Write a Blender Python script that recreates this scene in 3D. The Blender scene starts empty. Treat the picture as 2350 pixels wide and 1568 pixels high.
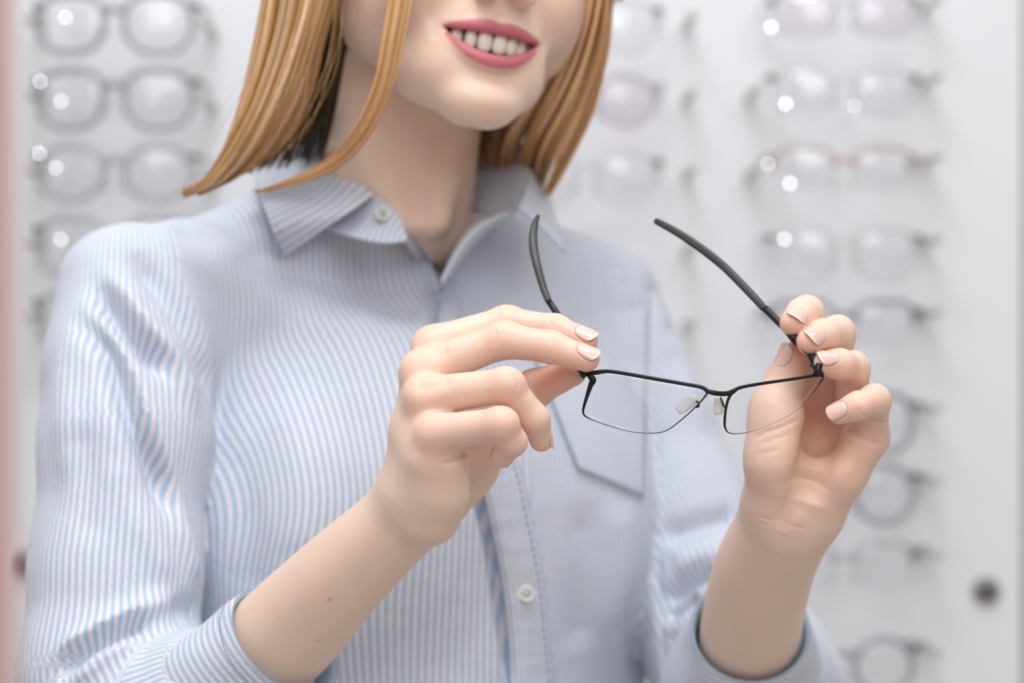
import bpy, bmesh, math, random, time
import numpy as np
from mathutils import Vector
from mathutils.bvhtree import BVHTree
T0 = time.time()
random.seed(7); rng = np.random.default_rng(7)
SC = bpy.context.scene
COL = SC.collection

# ------------------------------------------------------------------ camera, light, exposure
CAMZ = 1.30
FPX = 85.0 / 36.0 * 2350.0
cam_d = bpy.data.cameras.new('camera'); cam = bpy.data.objects.new('camera', cam_d); COL.objects.link(cam)
cam.location = (0, 0, CAMZ); cam.rotation_euler = (math.radians(90), 0, 0)
cam_d.lens = 85; cam_d.sensor_width = 36; cam_d.clip_start = 0.05; cam_d.clip_end = 60
cam_d.dof.use_dof = True; cam_d.dof.focus_distance = 1.128; cam_d.dof.aperture_fstop = 4.6; cam_d.dof.aperture_blades = 7
SC.camera = cam
SC.view_settings.view_transform = 'Standard'; SC.view_settings.look = 'None'
SC.view_settings.exposure = 0.0; SC.view_settings.gamma = 1.0; SC.view_settings.use_curve_mapping = False
W = bpy.data.worlds.new('world'); SC.world = W; W.use_nodes = True
W.node_tree.nodes['Background'].inputs[0].default_value = (1.0, 0.905, 0.825, 1)
W.node_tree.nodes['Background'].inputs[1].default_value = 0.375

def area(name, loc, target, sx, sy, power, color=(1, 1, 1)):
    l = bpy.data.lights.new(name, 'AREA'); l.shape = 'RECTANGLE'; l.size = sx; l.size_y = sy
    l.energy = power; l.color = color
    o = bpy.data.objects.new(name, l); COL.objects.link(o); o.location = loc
    d = Vector(target) - Vector(loc); o.rotation_euler = d.to_track_quat('-Z', 'Y').to_euler()
    return o
area('key_light', (-0.10, 0.72, 2.6), (-0.03, 1.33, 1.28), 0.6, 0.45, 11.5, (0.92, 0.97, 1.0))
area('front_softbox', (0.22, -0.32, 2.2), (-0.03, 1.35, 1.28), 1.5, 1.0, 18.5, (0.92, 0.97, 1.0))
area('window_light', (-1.9, 0.7, 1.8), (-0.1, 1.35, 1.25), 1.0, 1.3, 3.4, (0.96, 0.975, 1.0))
area('panel_fill_light', (0.2, 1.1, 3.3), (0.1, 2.1, 1.2), 3.6, 0.9, 23, (0.96, 0.98, 1.0))  # unseen lamp added to keep the display panel bright

# ------------------------------------------------------------------ helpers (work in millimetres, world axes)
def P(px, py, d):
    """point seen at picture position (px,py) that stands d metres in front of the camera"""
    return np.array([(px - 1175.0) / FPX * d * 1000, d * 1000, CAMZ * 1000 - (py - 784.0) / FPX * d * 1000])
def px_of(v):
    return 1175 + v[:, 0] / v[:, 1] * FPX, 784 - (v[:, 2] - CAMZ * 1000) / v[:, 1] * FPX

def link(o, parent=None):
    COL.objects.link(o)
    if parent is not None: o.parent = parent
    return o
def tag(o, label=None, cat=None, group=None, kind=None):
    if label: o['label'] = label
    if cat: o['category'] = cat
    if group: o['group'] = group
    if kind: o['kind'] = kind
    return o
def empty(name, loc, **k):
    o = bpy.data.objects.new(name, None); o.location = loc; o.empty_display_size = 0.05; COL.objects.link(o)
    return tag(o, **k)

def mesh(name, v, f, mat, parent=None, smooth=True, attrs=None, normals=None, scale=0.001):
    """v (N,3) mm, f (M,k) array or list"""
    me = bpy.data.meshes.new(name)
    v = np.asarray(v, dtype=np.float32) * scale
    off = np.zeros(3, np.float32)
    if parent is not None:
        p = parent; 
        while p is not None: off = off + np.array(p.location, np.float32); p = p.parent
    v = v - off
    if isinstance(f, np.ndarray):
        k = f.shape[1]
        me.vertices.add(len(v)); me.vertices.foreach_set('co', v.ravel())
        me.loops.add(f.size); me.loops.foreach_set('vertex_index', f.astype(np.int32).ravel())
        me.polygons.add(len(f)); me.polygons.foreach_set('loop_start', np.arange(0, f.size, k, dtype=np.int32))
        me.update(calc_edges=True)
    else:
        me.from_pydata([tuple(map(float, a)) for a in v], [], f); me.update()
    if smooth: me.polygons.foreach_set('use_smooth', np.ones(len(me.polygons), bool))
    for n, a in (attrs or {}).items():
        a = np.asarray(a, np.float32)
        if a.ndim == 1:
            at = me.attributes.new(n, 'FLOAT', 'POINT'); at.data.foreach_set('value', a)
        else:
            if a.shape[1] == 3: a = np.concatenate([a, np.ones((len(a), 1), np.float32)], 1)
            at = me.attributes.new(n, 'FLOAT_COLOR', 'POINT'); at.data.foreach_set('color', a.ravel())
    me.validate(clean_customdata=False)
    if normals is not None:
        me.normals_split_custom_set_from_vertices([tuple(map(float, n)) for n in normals])
    me.materials.append(mat)
    o = bpy.data.objects.new(name, me)
    return link(o, parent)

def crom(pts, n):
    """Catmull-Rom through pts -> n points, evenly in parameter"""
    p = np.asarray(pts, float); m = len(p)
    if m == 2: return p[0] + (p[1] - p[0]) * np.linspace(0, 1, n)[:, None]
    q = np.vstack([2 * p[0] - p[1], p, 2 * p[-1] - p[-2]])
    t = np.linspace(0, m - 1, n); i = np.minimum(t.astype(int), m - 2); u = (t - i)[:, None]
    a, b, c, d = q[i], q[i + 1], q[i + 2], q[i + 3]
    return 0.5 * (2 * b + (c - a) * u + (2 * a - 5 * b + 4 * c - d) * u * u + (3 * b - a - 3 * c + d) * u ** 3)
def unit(a): a = np.asarray(a, float); return a / (np.linalg.norm(a) + 1e-12)

def tube(pts, rad, seg=10, flat=None, up=(0, 0, 1), caps=True, sq=1.0):
    """tube along pts; rad scalar/list (mm) or (n,2) for width/height across 'up'"""
    p = np.asarray(pts, float); n = len(p)
    r = np.asarray(rad, float)
    if r.ndim == 0: r = np.full((n, 2), float(r))
    elif r.ndim == 1 and len(r) == n: r = np.stack([r, r], 1)
    elif r.ndim == 1: r = np.repeat(r[None], n, 0)
    T = np.gradient(p, axis=0); T /= np.linalg.norm(T, axis=1)[:, None] + 1e-12
    up = np.asarray(up, float)
    S = np.cross(T, up[None] if up.ndim == 1 else up); S /= np.linalg.norm(S, axis=1)[:, None] + 1e-12
    U = np.cross(S, T)
    a = np.linspace(0, 2 * math.pi, seg, endpoint=False)
    ca = np.sign(np.cos(a)) * np.abs(np.cos(a)) ** sq; sa = np.sign(np.sin(a)) * np.abs(np.sin(a)) ** sq
    v = p[:, None] + S[:, None] * (ca[None, :, None] * r[:, 0][:, None, None]) + U[:, None] * (sa[None, :, None] * r[:, 1][:, None, None])
    v = v.reshape(-1, 3); f = []
    for i in range(n - 1):
        for j in range(seg):
            k = (j + 1) % seg
            f.append((i * seg + j, i * seg + k, (i + 1) * seg + k, (i + 1) * seg + j))
    if caps:
        f.append(tuple(range(seg - 1, -1, -1))); f.append(tuple((n - 1) * seg + j for j in range(seg)))
    return v, f
def join(parts):
    V, F, o = [], [], 0
    for v, f in parts:
        V.append(v); F += [tuple(i + o for i in q) for q in f]; o += len(v)
    return np.vstack(V), F
def grid_faces(nu, nv, wrap=False):
    i = np.arange(nu - 1)[:, None]; j = np.arange(nv if wrap else nv - 1)[None]
    k = (j + 1) % nv
    return np.stack([i * nv + j, i * nv + k, (i + 1) * nv + k, (i + 1) * nv + j], -1).reshape(-1, 4)
def solidify(o, t, offset=0.0):
    m = o.modifiers.new('thickness', 'SOLIDIFY'); m.thickness = t; m.offset = offset; return o

# ------------------------------------------------------------------ implicit surfaces
def smin(a, b, k):
    h = np.clip(0.5 + 0.5 * (b - a) / k, 0, 1)
    return b + (a - b) * h - k * h * (1 - h)
def smax(a, b, k): return -smin(-a, -b, k)
def cone(p, a, b, ra, rb):
    a = np.asarray(a, np.float32); ab = np.asarray(b, np.float32) - a
    t = np.clip((p - a) @ ab / (ab @ ab), 0, 1)
    return np.linalg.norm(p - a - t[:, None] * ab, axis=1) - (ra + (rb - ra) * t)
def ell(p, c, r):
    q = p - np.asarray(c, np.float32); r = np.asarray(r, np.float32)
    k0 = np.linalg.norm(q / r, axis=1); k1 = np.linalg.norm(q / (r * r), axis=1) + 1e-9
    return k0 * (k0 - 1) / k1
def chain(p, pts, rs, k=4):
    d = None
    for i in range(len(pts) - 1):
        e = cone(p, pts[i], pts[i + 1], rs[i], rs[i + 1])
        d = e if d is None else (smin(d, e, k) if k else np.minimum(d, e))
    return d
def evalf(f, pts, ch=400000):
    out = np.empty(len(pts), np.float32)
    for i in range(0, len(pts), ch): out[i:i + ch] = f(pts[i:i + ch].astype(np.float32))
    return out
def nets(f, lo, hi, h, newton=2):
    lo = np.asarray(lo, np.float32); hi = np.asarray(hi, np.float32); B = 8
    nb = np.ceil((hi - lo) / (h * B)).astype(int); n = nb * B + 1
    bi = np.stack(np.meshgrid(*[np.arange(k) for k in nb], indexing='ij'), -1).reshape(-1, 3)
    dc = evalf(f, lo + (bi + 0.5) * h * B)
    act = np.abs(dc) < h * B * 0.87 * 1.6
    G = np.ones(n, np.float32)
    cs = np.repeat(np.repeat(np.repeat(np.where(dc < 0, -1, 1).reshape(nb).astype(np.float32), B, 0), B, 1), B, 2)
    G[:-1, :-1, :-1] = cs
    o9 = np.stack(np.meshgrid(*[np.arange(B + 1)] * 3, indexing='ij'), -1).reshape(-1, 3)
    A = bi[act]
    for s in range(0, len(A), 600):
        idx = (A[s:s + 600, None] * B + o9[None]).reshape(-1, 3)
        G[idx[:, 0], idx[:, 1], idx[:, 2]] = evalf(f, lo + idx * h)
    neg = G < 0
    c = np.zeros(n - 1, np.int8)
    for i in (0, 1):
        for j in (0, 1):
            for k in (0, 1):
                c += neg[i:n[0] - 1 + i, j:n[1] - 1 + j, k:n[2] - 1 + k]
    cells = np.argwhere((c > 0) & (c < 8))
    cid = np.full(n - 1, -1, np.int32); cid[cells[:, 0], cells[:, 1], cells[:, 2]] = np.arange(len(cells))
    cor = np.array([[i, j, k] for i in (0, 1) for j in (0, 1) for k in (0, 1)])
    val = np.stack([G[cells[:, 0] + a, cells[:, 1] + b, cells[:, 2] + e] for a, b, e in cor], 1)
    acc = np.zeros((len(cells), 3)); cnt = np.zeros(len(cells))
    for a in range(8):
        for b in range(a + 1, 8):
            if np.abs(cor[a] - cor[b]).sum() != 1: continue
            m = (val[:, a] < 0) != (val[:, b] < 0)
            t = val[m, a] / (val[m, a] - val[m, b])
            acc[m] += cor[a] + (cor[b] - cor[a]) * t[:, None]; cnt[m] += 1
    V = (lo + (cells + acc / cnt[:, None]) * h).astype(np.float32)
    Q = []
    for ax in range(3):
        sl0 = [slice(None)] * 3; sl1 = [slice(None)] * 3; sl0[ax] = slice(0, -1); sl1[ax] = slice(1, None)
        ch = neg[tuple(sl0)] != neg[tuple(sl1)]
        e = np.argwhere(ch)
        u, w = (ax + 1) % 3, (ax + 2) % 3
        e = e[(e[:, u] > 0) & (e[:, w] > 0) & (e[:, u] < n[u] - 1) & (e[:, w] < n[w] - 1)]
        du = np.zeros(3, int); du[u] = 1; dw = np.zeros(3, int); dw[w] = 1
        q = np.stack([cid[tuple((e - du - dw).T)], cid[tuple((e - dw).T)], cid[tuple(e.T)], cid[tuple((e - du).T)]], 1)
        inv = neg[tuple(e.T)]
        q[~inv] = q[~inv][:, ::-1]
        Q.append(q)
    Q = np.vstack(Q); Q = Q[(Q >= 0).all(1)]
    for _ in range(newton):
        g = grad(f, V); d = evalf(f, V)
        st = np.clip(d, -h, h)[:, None] * g / (np.sum(g * g, 1)[:, None] + 1e-4)
        V = V - np.clip(st, -h, h)
    return V.astype(np.float32), Q
def grad(f, V, e=0.4):
    g = np.zeros_like(V, dtype=np.float32)
    for s in ((1, -1, -1), (-1, -1, 1), (-1, 1, -1), (1, 1, 1)):
        s = np.array(s, np.float32); g += s * evalf(f, V + s * e)[:, None]
    return g / (4 * e)
def vnormals(V, Q):
    a = V[Q[:, 2]] - V[Q[:, 0]]; b = V[Q[:, 3 if Q.shape[1] == 4 else 1]] - V[Q[:, 1 if Q.shape[1] == 4 else 0]]
    fn = np.cross(a, b); N = np.zeros_like(V)
    for k in range(Q.shape[1]): 
        for c in range(3): N[:, c] += np.bincount(Q[:, k], fn[:, c], len(V))
    return N / (np.linalg.norm(N, axis=1)[:, None] + 1e-9)
def relax(V, Q, w, it):
    e = np.vstack([Q[:, [0, 1]], Q[:, [1, 2]], Q[:, [2, 3]], Q[:, [3, 0]]]); deg = np.bincount(e[:, 0], minlength=len(V)) + 1e-9
    for _ in range(it):
        S = np.stack([np.bincount(e[:, 0], V[e[:, 1], c], len(V)) for c in range(3)], 1) / deg[:, None]
        V = V + (S - V) * w[:, None]
    return V.astype(np.float32)
def polydist(V, pl):
    """distance of V to polyline and parameter 0..1 along it"""
    best = np.full(len(V), 1e9); par = np.zeros(len(V)); m = len(pl) - 1
    for i in range(m):
        a = pl[i]; ab = pl[i + 1] - a
        t = np.clip((V - a) @ ab / (ab @ ab + 1e-9), 0, 1)
        d = np.linalg.norm(V - a - t[:, None] * ab, axis=1)
        b = d < best; best[b] = d[b]; par[b] = (i + t[b]) / m
    return best, par
def stroke(V, N, pl, w, depth, taper=True):
    pl = np.asarray(pl, float); lo = pl.min(0) - 3 * w; hi = pl.max(0) + 3 * w
    m = np.where(((V > lo) & (V < hi)).all(1))[0]
    if not len(m): return
    d, t = polydist(V[m], pl)
    k = np.exp(-(d / w) ** 2)
    if taper: k = k * np.clip(np.minimum(t, 1 - t) * 5 + 0.15, 0, 1)
    V[m] += N[m] * (k * depth)[:, None]
def bvh_of(V, Q): return BVHTree.FromPolygons([tuple(a) for a in V.tolist()], Q.tolist())
ORG = Vector((0, 0, CAMZ * 1000))
def surf(bvh, px, py, off=0.0, default=1.3):
    d = Vector(P(px, py, 1.0)) - ORG; d.normalize()
    h = bvh.ray_cast(ORG, d)
    if h[0] is None: return P(px, py, default)
    return np.array(h[0]) - np.array(d) * off

# ------------------------------------------------------------------ materials
def new_mat(name):
    m = bpy.data.materials.new(name); m.use_nodes = True
    return m, m.node_tree, m.node_tree.nodes['Principled BSDF']
def simple(name, col, rough=0.5, metal=0.0, trans=0.0, ior=1.45, noise=0.0, scale=40, coat=0.0, alpha=1.0):
    m, nt, b = new_mat(name)
    b.inputs['Base Color'].default_value = (*col, 1); b.inputs['Roughness'].default_value = rough
    b.inputs['Metallic'].default_value = metal; b.inputs['Transmission Weight'].default_value = trans
    b.inputs['IOR'].default_value = ior; b.inputs['Coat Weight'].default_value = coat; b.inputs['Alpha'].default_value = alpha
    if noise:
        tc = nt.nodes.new('ShaderNodeTexCoord'); n = nt.nodes.new('ShaderNodeTexNoise'); n.inputs['Scale'].default_value = scale
        r = nt.nodes.new('ShaderNodeMix'); r.data_type = 'RGBA'; r.blend_type = 'MULTIPLY'
        mr = nt.nodes.new('ShaderNodeMapRange'); mr.inputs[3].default_value = 1 - noise; mr.inputs[4].default_value = 1 + noise * .3
        nt.links.new(tc.outputs['Object'], n.inputs['Vector']); nt.links.new(n.outputs['Fac'], mr.inputs[0])
        r.inputs[0].default_value = 1; r.inputs[6].default_value = (*col, 1); nt.links.new(mr.outputs[0], r.inputs[7])
        nt.links.new(r.outputs[2], b.inputs['Base Color'])
    return m
def skin_mat():
    m, nt, b = new_mat('skin'); L = nt.links.new
    at = nt.nodes.new('ShaderNodeAttribute'); at.attribute_name = 'col'
    tc = nt.nodes.new('ShaderNodeTexCoord')
    n1 = nt.nodes.new('ShaderNodeTexNoise'); n1.inputs['Scale'].default_value = 60; n1.inputs['Detail'].default_value = 4
    mr = nt.nodes.new('ShaderNodeMapRange'); mr.inputs[3].default_value = 0.95; mr.inputs[4].default_value = 1.05
    mx = nt.nodes.new('ShaderNodeMix'); mx.data_type = 'RGBA'; mx.blend_type = 'MULTIPLY'; mx.inputs[0].default_value = 1
    L(tc.outputs['Object'], n1.inputs['Vector']); L(n1.outputs['Fac'], mr.inputs[0]); L(at.outputs['Color'], mx.inputs[6]); L(mr.outputs[0], mx.inputs[7])
    L(mx.outputs[2], b.inputs['Base Color'])
    n2 = nt.nodes.new('ShaderNodeTexNoise'); n2.inputs['Scale'].default_value = 900; n2.inputs['Detail'].default_value = 3
    n3 = nt.nodes.new('ShaderNodeTexVoronoi'); n3.inputs['Scale'].default_value = 1100
    ad = nt.nodes.new('ShaderNodeMath'); ad.operation = 'ADD'
    L(tc.outputs['Object'], n2.inputs['Vector']); L(tc.outputs['Object'], n3.inputs['Vector']); L(n2.outputs['Fac'], ad.inputs[0]); L(n3.outputs['Distance'], ad.inputs[1])
    bp = nt.nodes.new('ShaderNodeBump'); bp.inputs['Strength'].default_value = 0.18; bp.inputs['Distance'].default_value = 0.00025
    L(ad.outputs[0], bp.inputs['Height']); L(bp.outputs[0], b.inputs['Normal'])
    b.inputs['Roughness'].default_value = 0.46; b.inputs['Specular IOR Level'].default_value = 0.38
    b.inputs['Subsurface Weight'].default_value = 0.6; b.inputs['Subsurface Radius'].default_value = (1.0, 0.3, 0.16)
    b.inputs['Subsurface Scale'].default_value = 0.006
    return m
def shirt_mat(name='striped_cotton', attr='s', pitch=0.0039):
    m, nt, b = new_mat(name); L = nt.links.new
    at = nt.nodes.new('ShaderNodeAttribute'); at.attribute_name = attr
    tc = nt.nodes.new('ShaderNodeTexCoord')
    nz = nt.nodes.new('ShaderNodeTexNoise'); nz.inputs['Scale'].default_value = 700; nz.inputs['Detail'].default_value = 2
    L(tc.outputs['Object'], nz.inputs['Vector'])
    wob = nt.nodes.new('ShaderNodeMath'); wob.operation = 'MULTIPLY_ADD'; wob.inputs[1].default_value = 0.0003; L(nz.outputs['Fac'], wob.inputs[0]); L(at.outputs['Fac'], wob.inputs[2])
    fr = nt.nodes.new('ShaderNodeMath'); fr.operation = 'MULTIPLY'; fr.inputs[1].default_value = 2 * math.pi / pitch; L(wob.outputs[0], fr.inputs[0])
    sn = nt.nodes.new('ShaderNodeMath'); sn.operation = 'SINE'; L(fr.outputs[0], sn.inputs[0])
    mr = nt.nodes.new('ShaderNodeMapRange'); mr.interpolation_type = 'SMOOTHSTEP'
    mr.inputs[1].default_value = -0.55; mr.inputs[2].default_value = 0.55; L(sn.outputs[0], mr.inputs[0])
    mx = nt.nodes.new('ShaderNodeMix'); mx.data_type = 'RGBA'
    mx.inputs[6].default_value = (0.755, 0.70, 0.735, 1); mx.inputs[7].default_value = (0.41, 0.53, 0.67, 1)
    L(mr.outputs[0], mx.inputs[0])
    wv = nt.nodes.new('ShaderNodeMapRange'); wv.inputs[3].default_value = 0.93; wv.inputs[4].default_value = 1.07; L(nz.outputs['Fac'], wv.inputs[0])
    mm = nt.nodes.new('ShaderNodeMix'); mm.data_type = 'RGBA'; mm.blend_type = 'MULTIPLY'; mm.inputs[0].default_value = 1
    L(mx.outputs[2], mm.inputs[6]); L(wv.outputs[0], mm.inputs[7]); L(mm.outputs[2], b.inputs['Base Color'])
    n2 = nt.nodes.new('ShaderNodeTexNoise'); n2.inputs['Scale'].default_value = 28; n2.inputs['Detail'].default_value = 3
    L(tc.outputs['Object'], n2.inputs['Vector'])
    sm = nt.nodes.new('ShaderNodeMath'); sm.operation = 'MULTIPLY_ADD'; sm.inputs[1].default_value = 12.0; L(n2.outputs['Fac'], sm.inputs[0]); L(nz.outputs['Fac'], sm.inputs[2])
    bp = nt.nodes.new('ShaderNodeBump'); bp.inputs['Strength'].default_value = 0.35; bp.inputs['Distance'].default_value = 0.0004
    L(sm.outputs[0], bp.inputs['Height']); L(bp.outputs[0], b.inputs['Normal'])
    b.inputs['Roughness'].default_value = 0.9; b.inputs['Sheen Weight'].default_value = 0.15; b.inputs['Specular IOR Level'].default_value = 0.2
    return m
def hair_mat():
    m, nt, b = new_mat('blonde_hair'); L = nt.links.new
    at = nt.nodes.new('ShaderNodeAttribute'); at.attribute_name = 'col'
    L(at.outputs['Color'], b.inputs['Base Color'])
    b.inputs['Roughness'].default_value = 0.42; b.inputs['Specular IOR Level'].default_value = 0.5
    b.inputs['Specular Tint'].default_value = (1, 0.85, 0.65, 1)
    return m
M = {}
M['skin'] = skin_mat(); M['shirt'] = shirt_mat(); M['hair'] = hair_mat()
M['shirt_in'] = shirt_mat('striped_cotton_inside', pitch=0.0036)
M['thread'] = simple('stitch_thread', (0.28, 0.34, 0.46), 0.9)
M['nail'] = None
M['tooth'] = simple('tooth_enamel', (0.86, 0.82, 0.72), 0.22, coat=0.4)
M['black'] = simple('black_enamel_metal', (0.014, 0.014, 0.016), 0.38, 0.3)
M['wire'] = simple('dark_rim_wire', (0.06, 0.06, 0.065), 0.3, 0.7)
M['rubber'] = simple('grey_rubber', (0.032, 0.034, 0.037), 0.42, noise=0.1)
M['button'] = simple('pearl_button', (0.80, 0.79, 0.76), 0.25, noise=0.06)
M['eye'] = simple('eye_white', (0.85, 0.84, 0.82), 0.15)
M['iris'] = simple('iris_blue_grey', (0.12, 0.2, 0.26), 0.2)
M['jeans'] = simple('dark_denim', (0.05, 0.07, 0.13), 0.85, noise=0.2, scale=200)
M['shoe'] = simple('white_leather', (0.75, 0.75, 0.74), 0.5)

# ------------------------------------------------------------------ the setting
def box(name, lo, hi, mat, parent=None, bev=0.0):
    bm = bmesh.new(); bmesh.ops.create_cube(bm, size=1)
    for v in bm.verts: v.co = Vector([(lo[i] + hi[i]) / 2 + v.co[i] * (hi[i] - lo[i]) for i in range(3)])
    if bev: bmesh.ops.bevel(bm, geom=bm.edges[:], offset=bev, segments=3, affect='EDGES')
    v = np.array([list(a.co) for a in bm.verts]); f = [tuple(x.index for x in q.verts) for q in bm.faces]; bm.free()
    return mesh(name, v, f, mat, parent, smooth=False)
M['floor'] = simple('pale_floor', (0.62, 0.6, 0.58), 0.35, noise=0.1, scale=6)
M['wall'] = simple('white_wall', (0.8, 0.8, 0.82), 0.8, noise=0.03, scale=3)
M['panel'] = simple('white_display_panel', (0.785, 0.79, 0.82), 0.5, noise=0.02, scale=3)
M['pink'] = simple('pink_painted_pillar', (0.72, 0.42, 0.42), 0.6, noise=0.05, scale=4)
M['steel'] = simple('dark_steel', (0.15, 0.15, 0.16), 0.3, 0.9)
M['chrome'] = simple('bright_steel', (0.7, 0.7, 0.72), 0.12, 1.0)
WALL_Y = 2080.0
tag(box('floor', (-3000, -1500, -40), (3000, 3200, 0), M['floor']), kind='structure')
tag(box('wall_back', (-3000, 2160, 0), (3000, 2260, 3100), M['wall']), kind='structure')
tag(box('wall_left', (-3100, -1500, 0), (-3000, 2260, 3100), M['wall']), kind='structure')


# ================================================================== THE WOMAN
person = empty('person', (-0.07, 1.42, 0.0), label='long-haired blonde person in blue striped shirt holding open spectacles in both hands', cat='person')

# ---- frames of the body
RSH = P(285, 665, 1.33); LSH = P(1385, 690, 1.49); MID = (RSH + LSH) / 2
E1 = unit((LSH - RSH) * np.array([1, 1, 0])); E3 = np.array([0, 0, 1.0]); E2 = np.cross(E1, E3)  # E2: where the chest faces
BF = np.stack([E1, E2, E3]).astype(np.float32)
def tob(p): return (p - MID.astype(np.float32)) @ BF.T
def fromb(q): return np.asarray(q, float) @ BF + MID
YAW, ROLL, PITCH = math.radians(24), math.radians(7.5), math.radians(3)
_r0 = np.array([math.cos(YAW), math.sin(YAW), 0.0]); _f0 = np.array([math.sin(YAW), -math.cos(YAW), 0.0])
HR = _r0 * math.cos(ROLL) - E3 * math.sin(ROLL); _u = E3 * math.cos(ROLL) + _r0 * math.sin(ROLL)
HFW = _f0 * math.cos(PITCH) - _u * math.sin(PITCH); HU = _u * math.cos(PITCH) + _f0 * math.sin(PITCH)
HO = P(1146, 76, 1.262)
HM = np.stack([HR, HFW, HU]).astype(np.float32)
def toh(p): return (p - HO.astype(np.float32)) @ HM.T
def fromh(q): return np.asarray(q, float) @ HM + HO
NECK_A = P(935, 150, 1.368); NECK_B = P(893, 590, 1.398)

# ---- face (local mm: x to her left, y out of the face, z up; origin between the corners of the mouth)
MW = 28.5
def mz_up(x): t = np.clip(1 - (x / MW) ** 2, 0, 1); return 0.6 * t - 0.6 + 1.2 * (np.abs(x) / MW) ** 2 * 0
def mz_lo(x): t = np.clip(1 - (x / MW) ** 2, 0, 1); return -11.5 * t ** 0.85
def mz_top(x): t = np.clip(1 - (np.abs(x) / MW) ** 2.2, 0, 1); return 0.5 + 6.0 * t - 1.2 * np.exp(-(x / 3.5) ** 2)
def mz_bot(x): t = np.clip(1 - (x / MW) ** 2, 0, 1); return -18.8 * t ** 0.68
def mouth_y(x): return -13.0 * (np.abs(x) / MW) ** 2.0
XS = np.linspace(-MW, MW, 15)
UPL = np.stack([XS, mouth_y(XS) - 3.0, (mz_up(XS) + mz_top(XS)) / 2], 1); UPR = np.maximum((mz_top(XS) - mz_up(XS)) * 0.5, 1.0) + 0.4
LOL = np.stack([XS, mouth_y(XS) - 2.6, (mz_lo(XS) + mz_bot(XS)) / 2], 1); LOR = np.maximum((mz_lo(XS) - mz_bot(XS)) * 0.5, 1.0) + 0.6
def head_sdf(p):
    q = toh(p); ax = q.copy(); ax[:, 0] = np.abs(ax[:, 0])
    d = ell(q, (0, -94, 84), (73, 90, 90))
    d = smin(d, ell(q, (0, -52, 26), (57, 48, 62)), 22)
    d = smin(d, cone(ax, (8, -22, -34), (44, -74, 0), 11.5, 14), 14)
    d = smin(d, ell(q, (0, -13.5, -35), (21, 15, 14)), 12)
    d = smin(d, ell(ax, (35, -31, 22), (20, 19, 21)), 12)
    d = smin(d, ell(q, (0, -20, -3), (33, 17, 25)), 10)
    d = smin(d, ell(ax, (55, -62, 18), (10, 28, 28)), 16)
    # brow, nose
    d = smin(d, cone(ax, (4, -13, 74), (36, -26, 76), 8, 7), 10)
    d = smin(d, cone(q, (0, -9, 66), (0, 13, 27), 6.0, 7.2), 7)
    d = smin(d, ell(ax, (11.5, 2.0, 21.5), (6.5, 8, 6)), 5)
    d = smax(d, -ell(ax, (5.6, 6.5, 16.0), (2.9, 4.5, 4.2)), 2)
    # eye sockets and lids
    d = smax(d, -ell(ax, (31, -9, 62), (15, 12, 9)), 8)
    d = smin(d, ell(ax, (31, -27, 61), (13.4, 13.4, 12.4)), 3)
    d = smax(d, -ell(ax, (31, -11, 60.2), (11.2, 8.5, 4.4)), 1.5)
    # ears
    d = smin(d, ell(ax, (73, -98, 48), (6, 14, 28)), 4)
    # smile folds beside the mouth, dent over the chin, philtrum
    d = smax(d, -cone(ax, (19, 3, 24), (36, -9, 3), 3.0, 3.2), 7)
    d = smax(d, -cone(ax, (34.5, -9, 3), (32, -10, -5), 2.6, 2.2), 5)
    d = smax(d, -cone(ax, (0, 8.0, -24.5), (15, 3.5, -21.0), 4.2, 3.8), 10)
    d = smin(d, ell(ax, (22, -34, -21), (18, 24, 16)), 14)
    d = smax(d, -cone(q, (0, 5.5, 15), (0, 4.4, 9), 2.4, 2.0), 4)
    # mouth opening
    x, y, z = q[:, 0], q[:, 1], q[:, 2]
    slit = np.maximum(z - mz_up(x), mz_lo(x) - z)
    slit = np.maximum(slit, (np.abs(x) - MW * 0.99)); slit = np.maximum(slit, -(y + 22))
    d = smax(d, -slit, 1.2)
    near = (np.abs(x) < 40) & (np.abs(z) < 40) & (y > -40)
    if near.any():
        pn = q[near]; u = chain(pn, UPL, UPR, 1.5); l = chain(pn, LOL, LOR, 1.5)
        lips = np.minimum(u, l)
        sl = np.maximum(pn[:, 2] - mz_up(pn[:, 0]) , mz_lo(pn[:, 0]) - pn[:, 2])
        lips = smax(lips, -(sl - 0.0), 1.2)
        d[near] = smin(d[near], lips, 2.2)
    return d
def neck_sdf(p):
    d = cone(p, NECK_A, NECK_B, 45, 45)
    # neck muscles towards the breastbone
    d = smin(d, cone(p, P(1020, 230, 1.362), P(985, 650, 1.345), 10, 8), 12)
    d = smin(d, cone(p, P(800, 180, 1.345), P(955, 650, 1.345), 9, 7), 12)
    return d
def pts(l): return [P(*a) for a in l]
L_SLV = (pts([(292, 668, 1.335), (292, 850, 1.315), (288, 1020, 1.300), (268, 1300, 1.280), (255, 1560, 1.262), (330, 1720, 1.245), (470, 1640, 1.225), (590, 1530, 1.208)]), [39, 43, 45, 44, 47, 46, 40, 31])
R_SLV = (pts([(1385, 700, 1.49), (1410, 830, 1.48), (1475, 1000, 1.465), (1540, 1150, 1.45), (1652, 1430, 1.415), (1730, 1600, 1.385), (1742, 1560, 1.33), (1730, 1490, 1.30)]), [36, 40, 43, 43, 49, 52, 40, 30])
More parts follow.
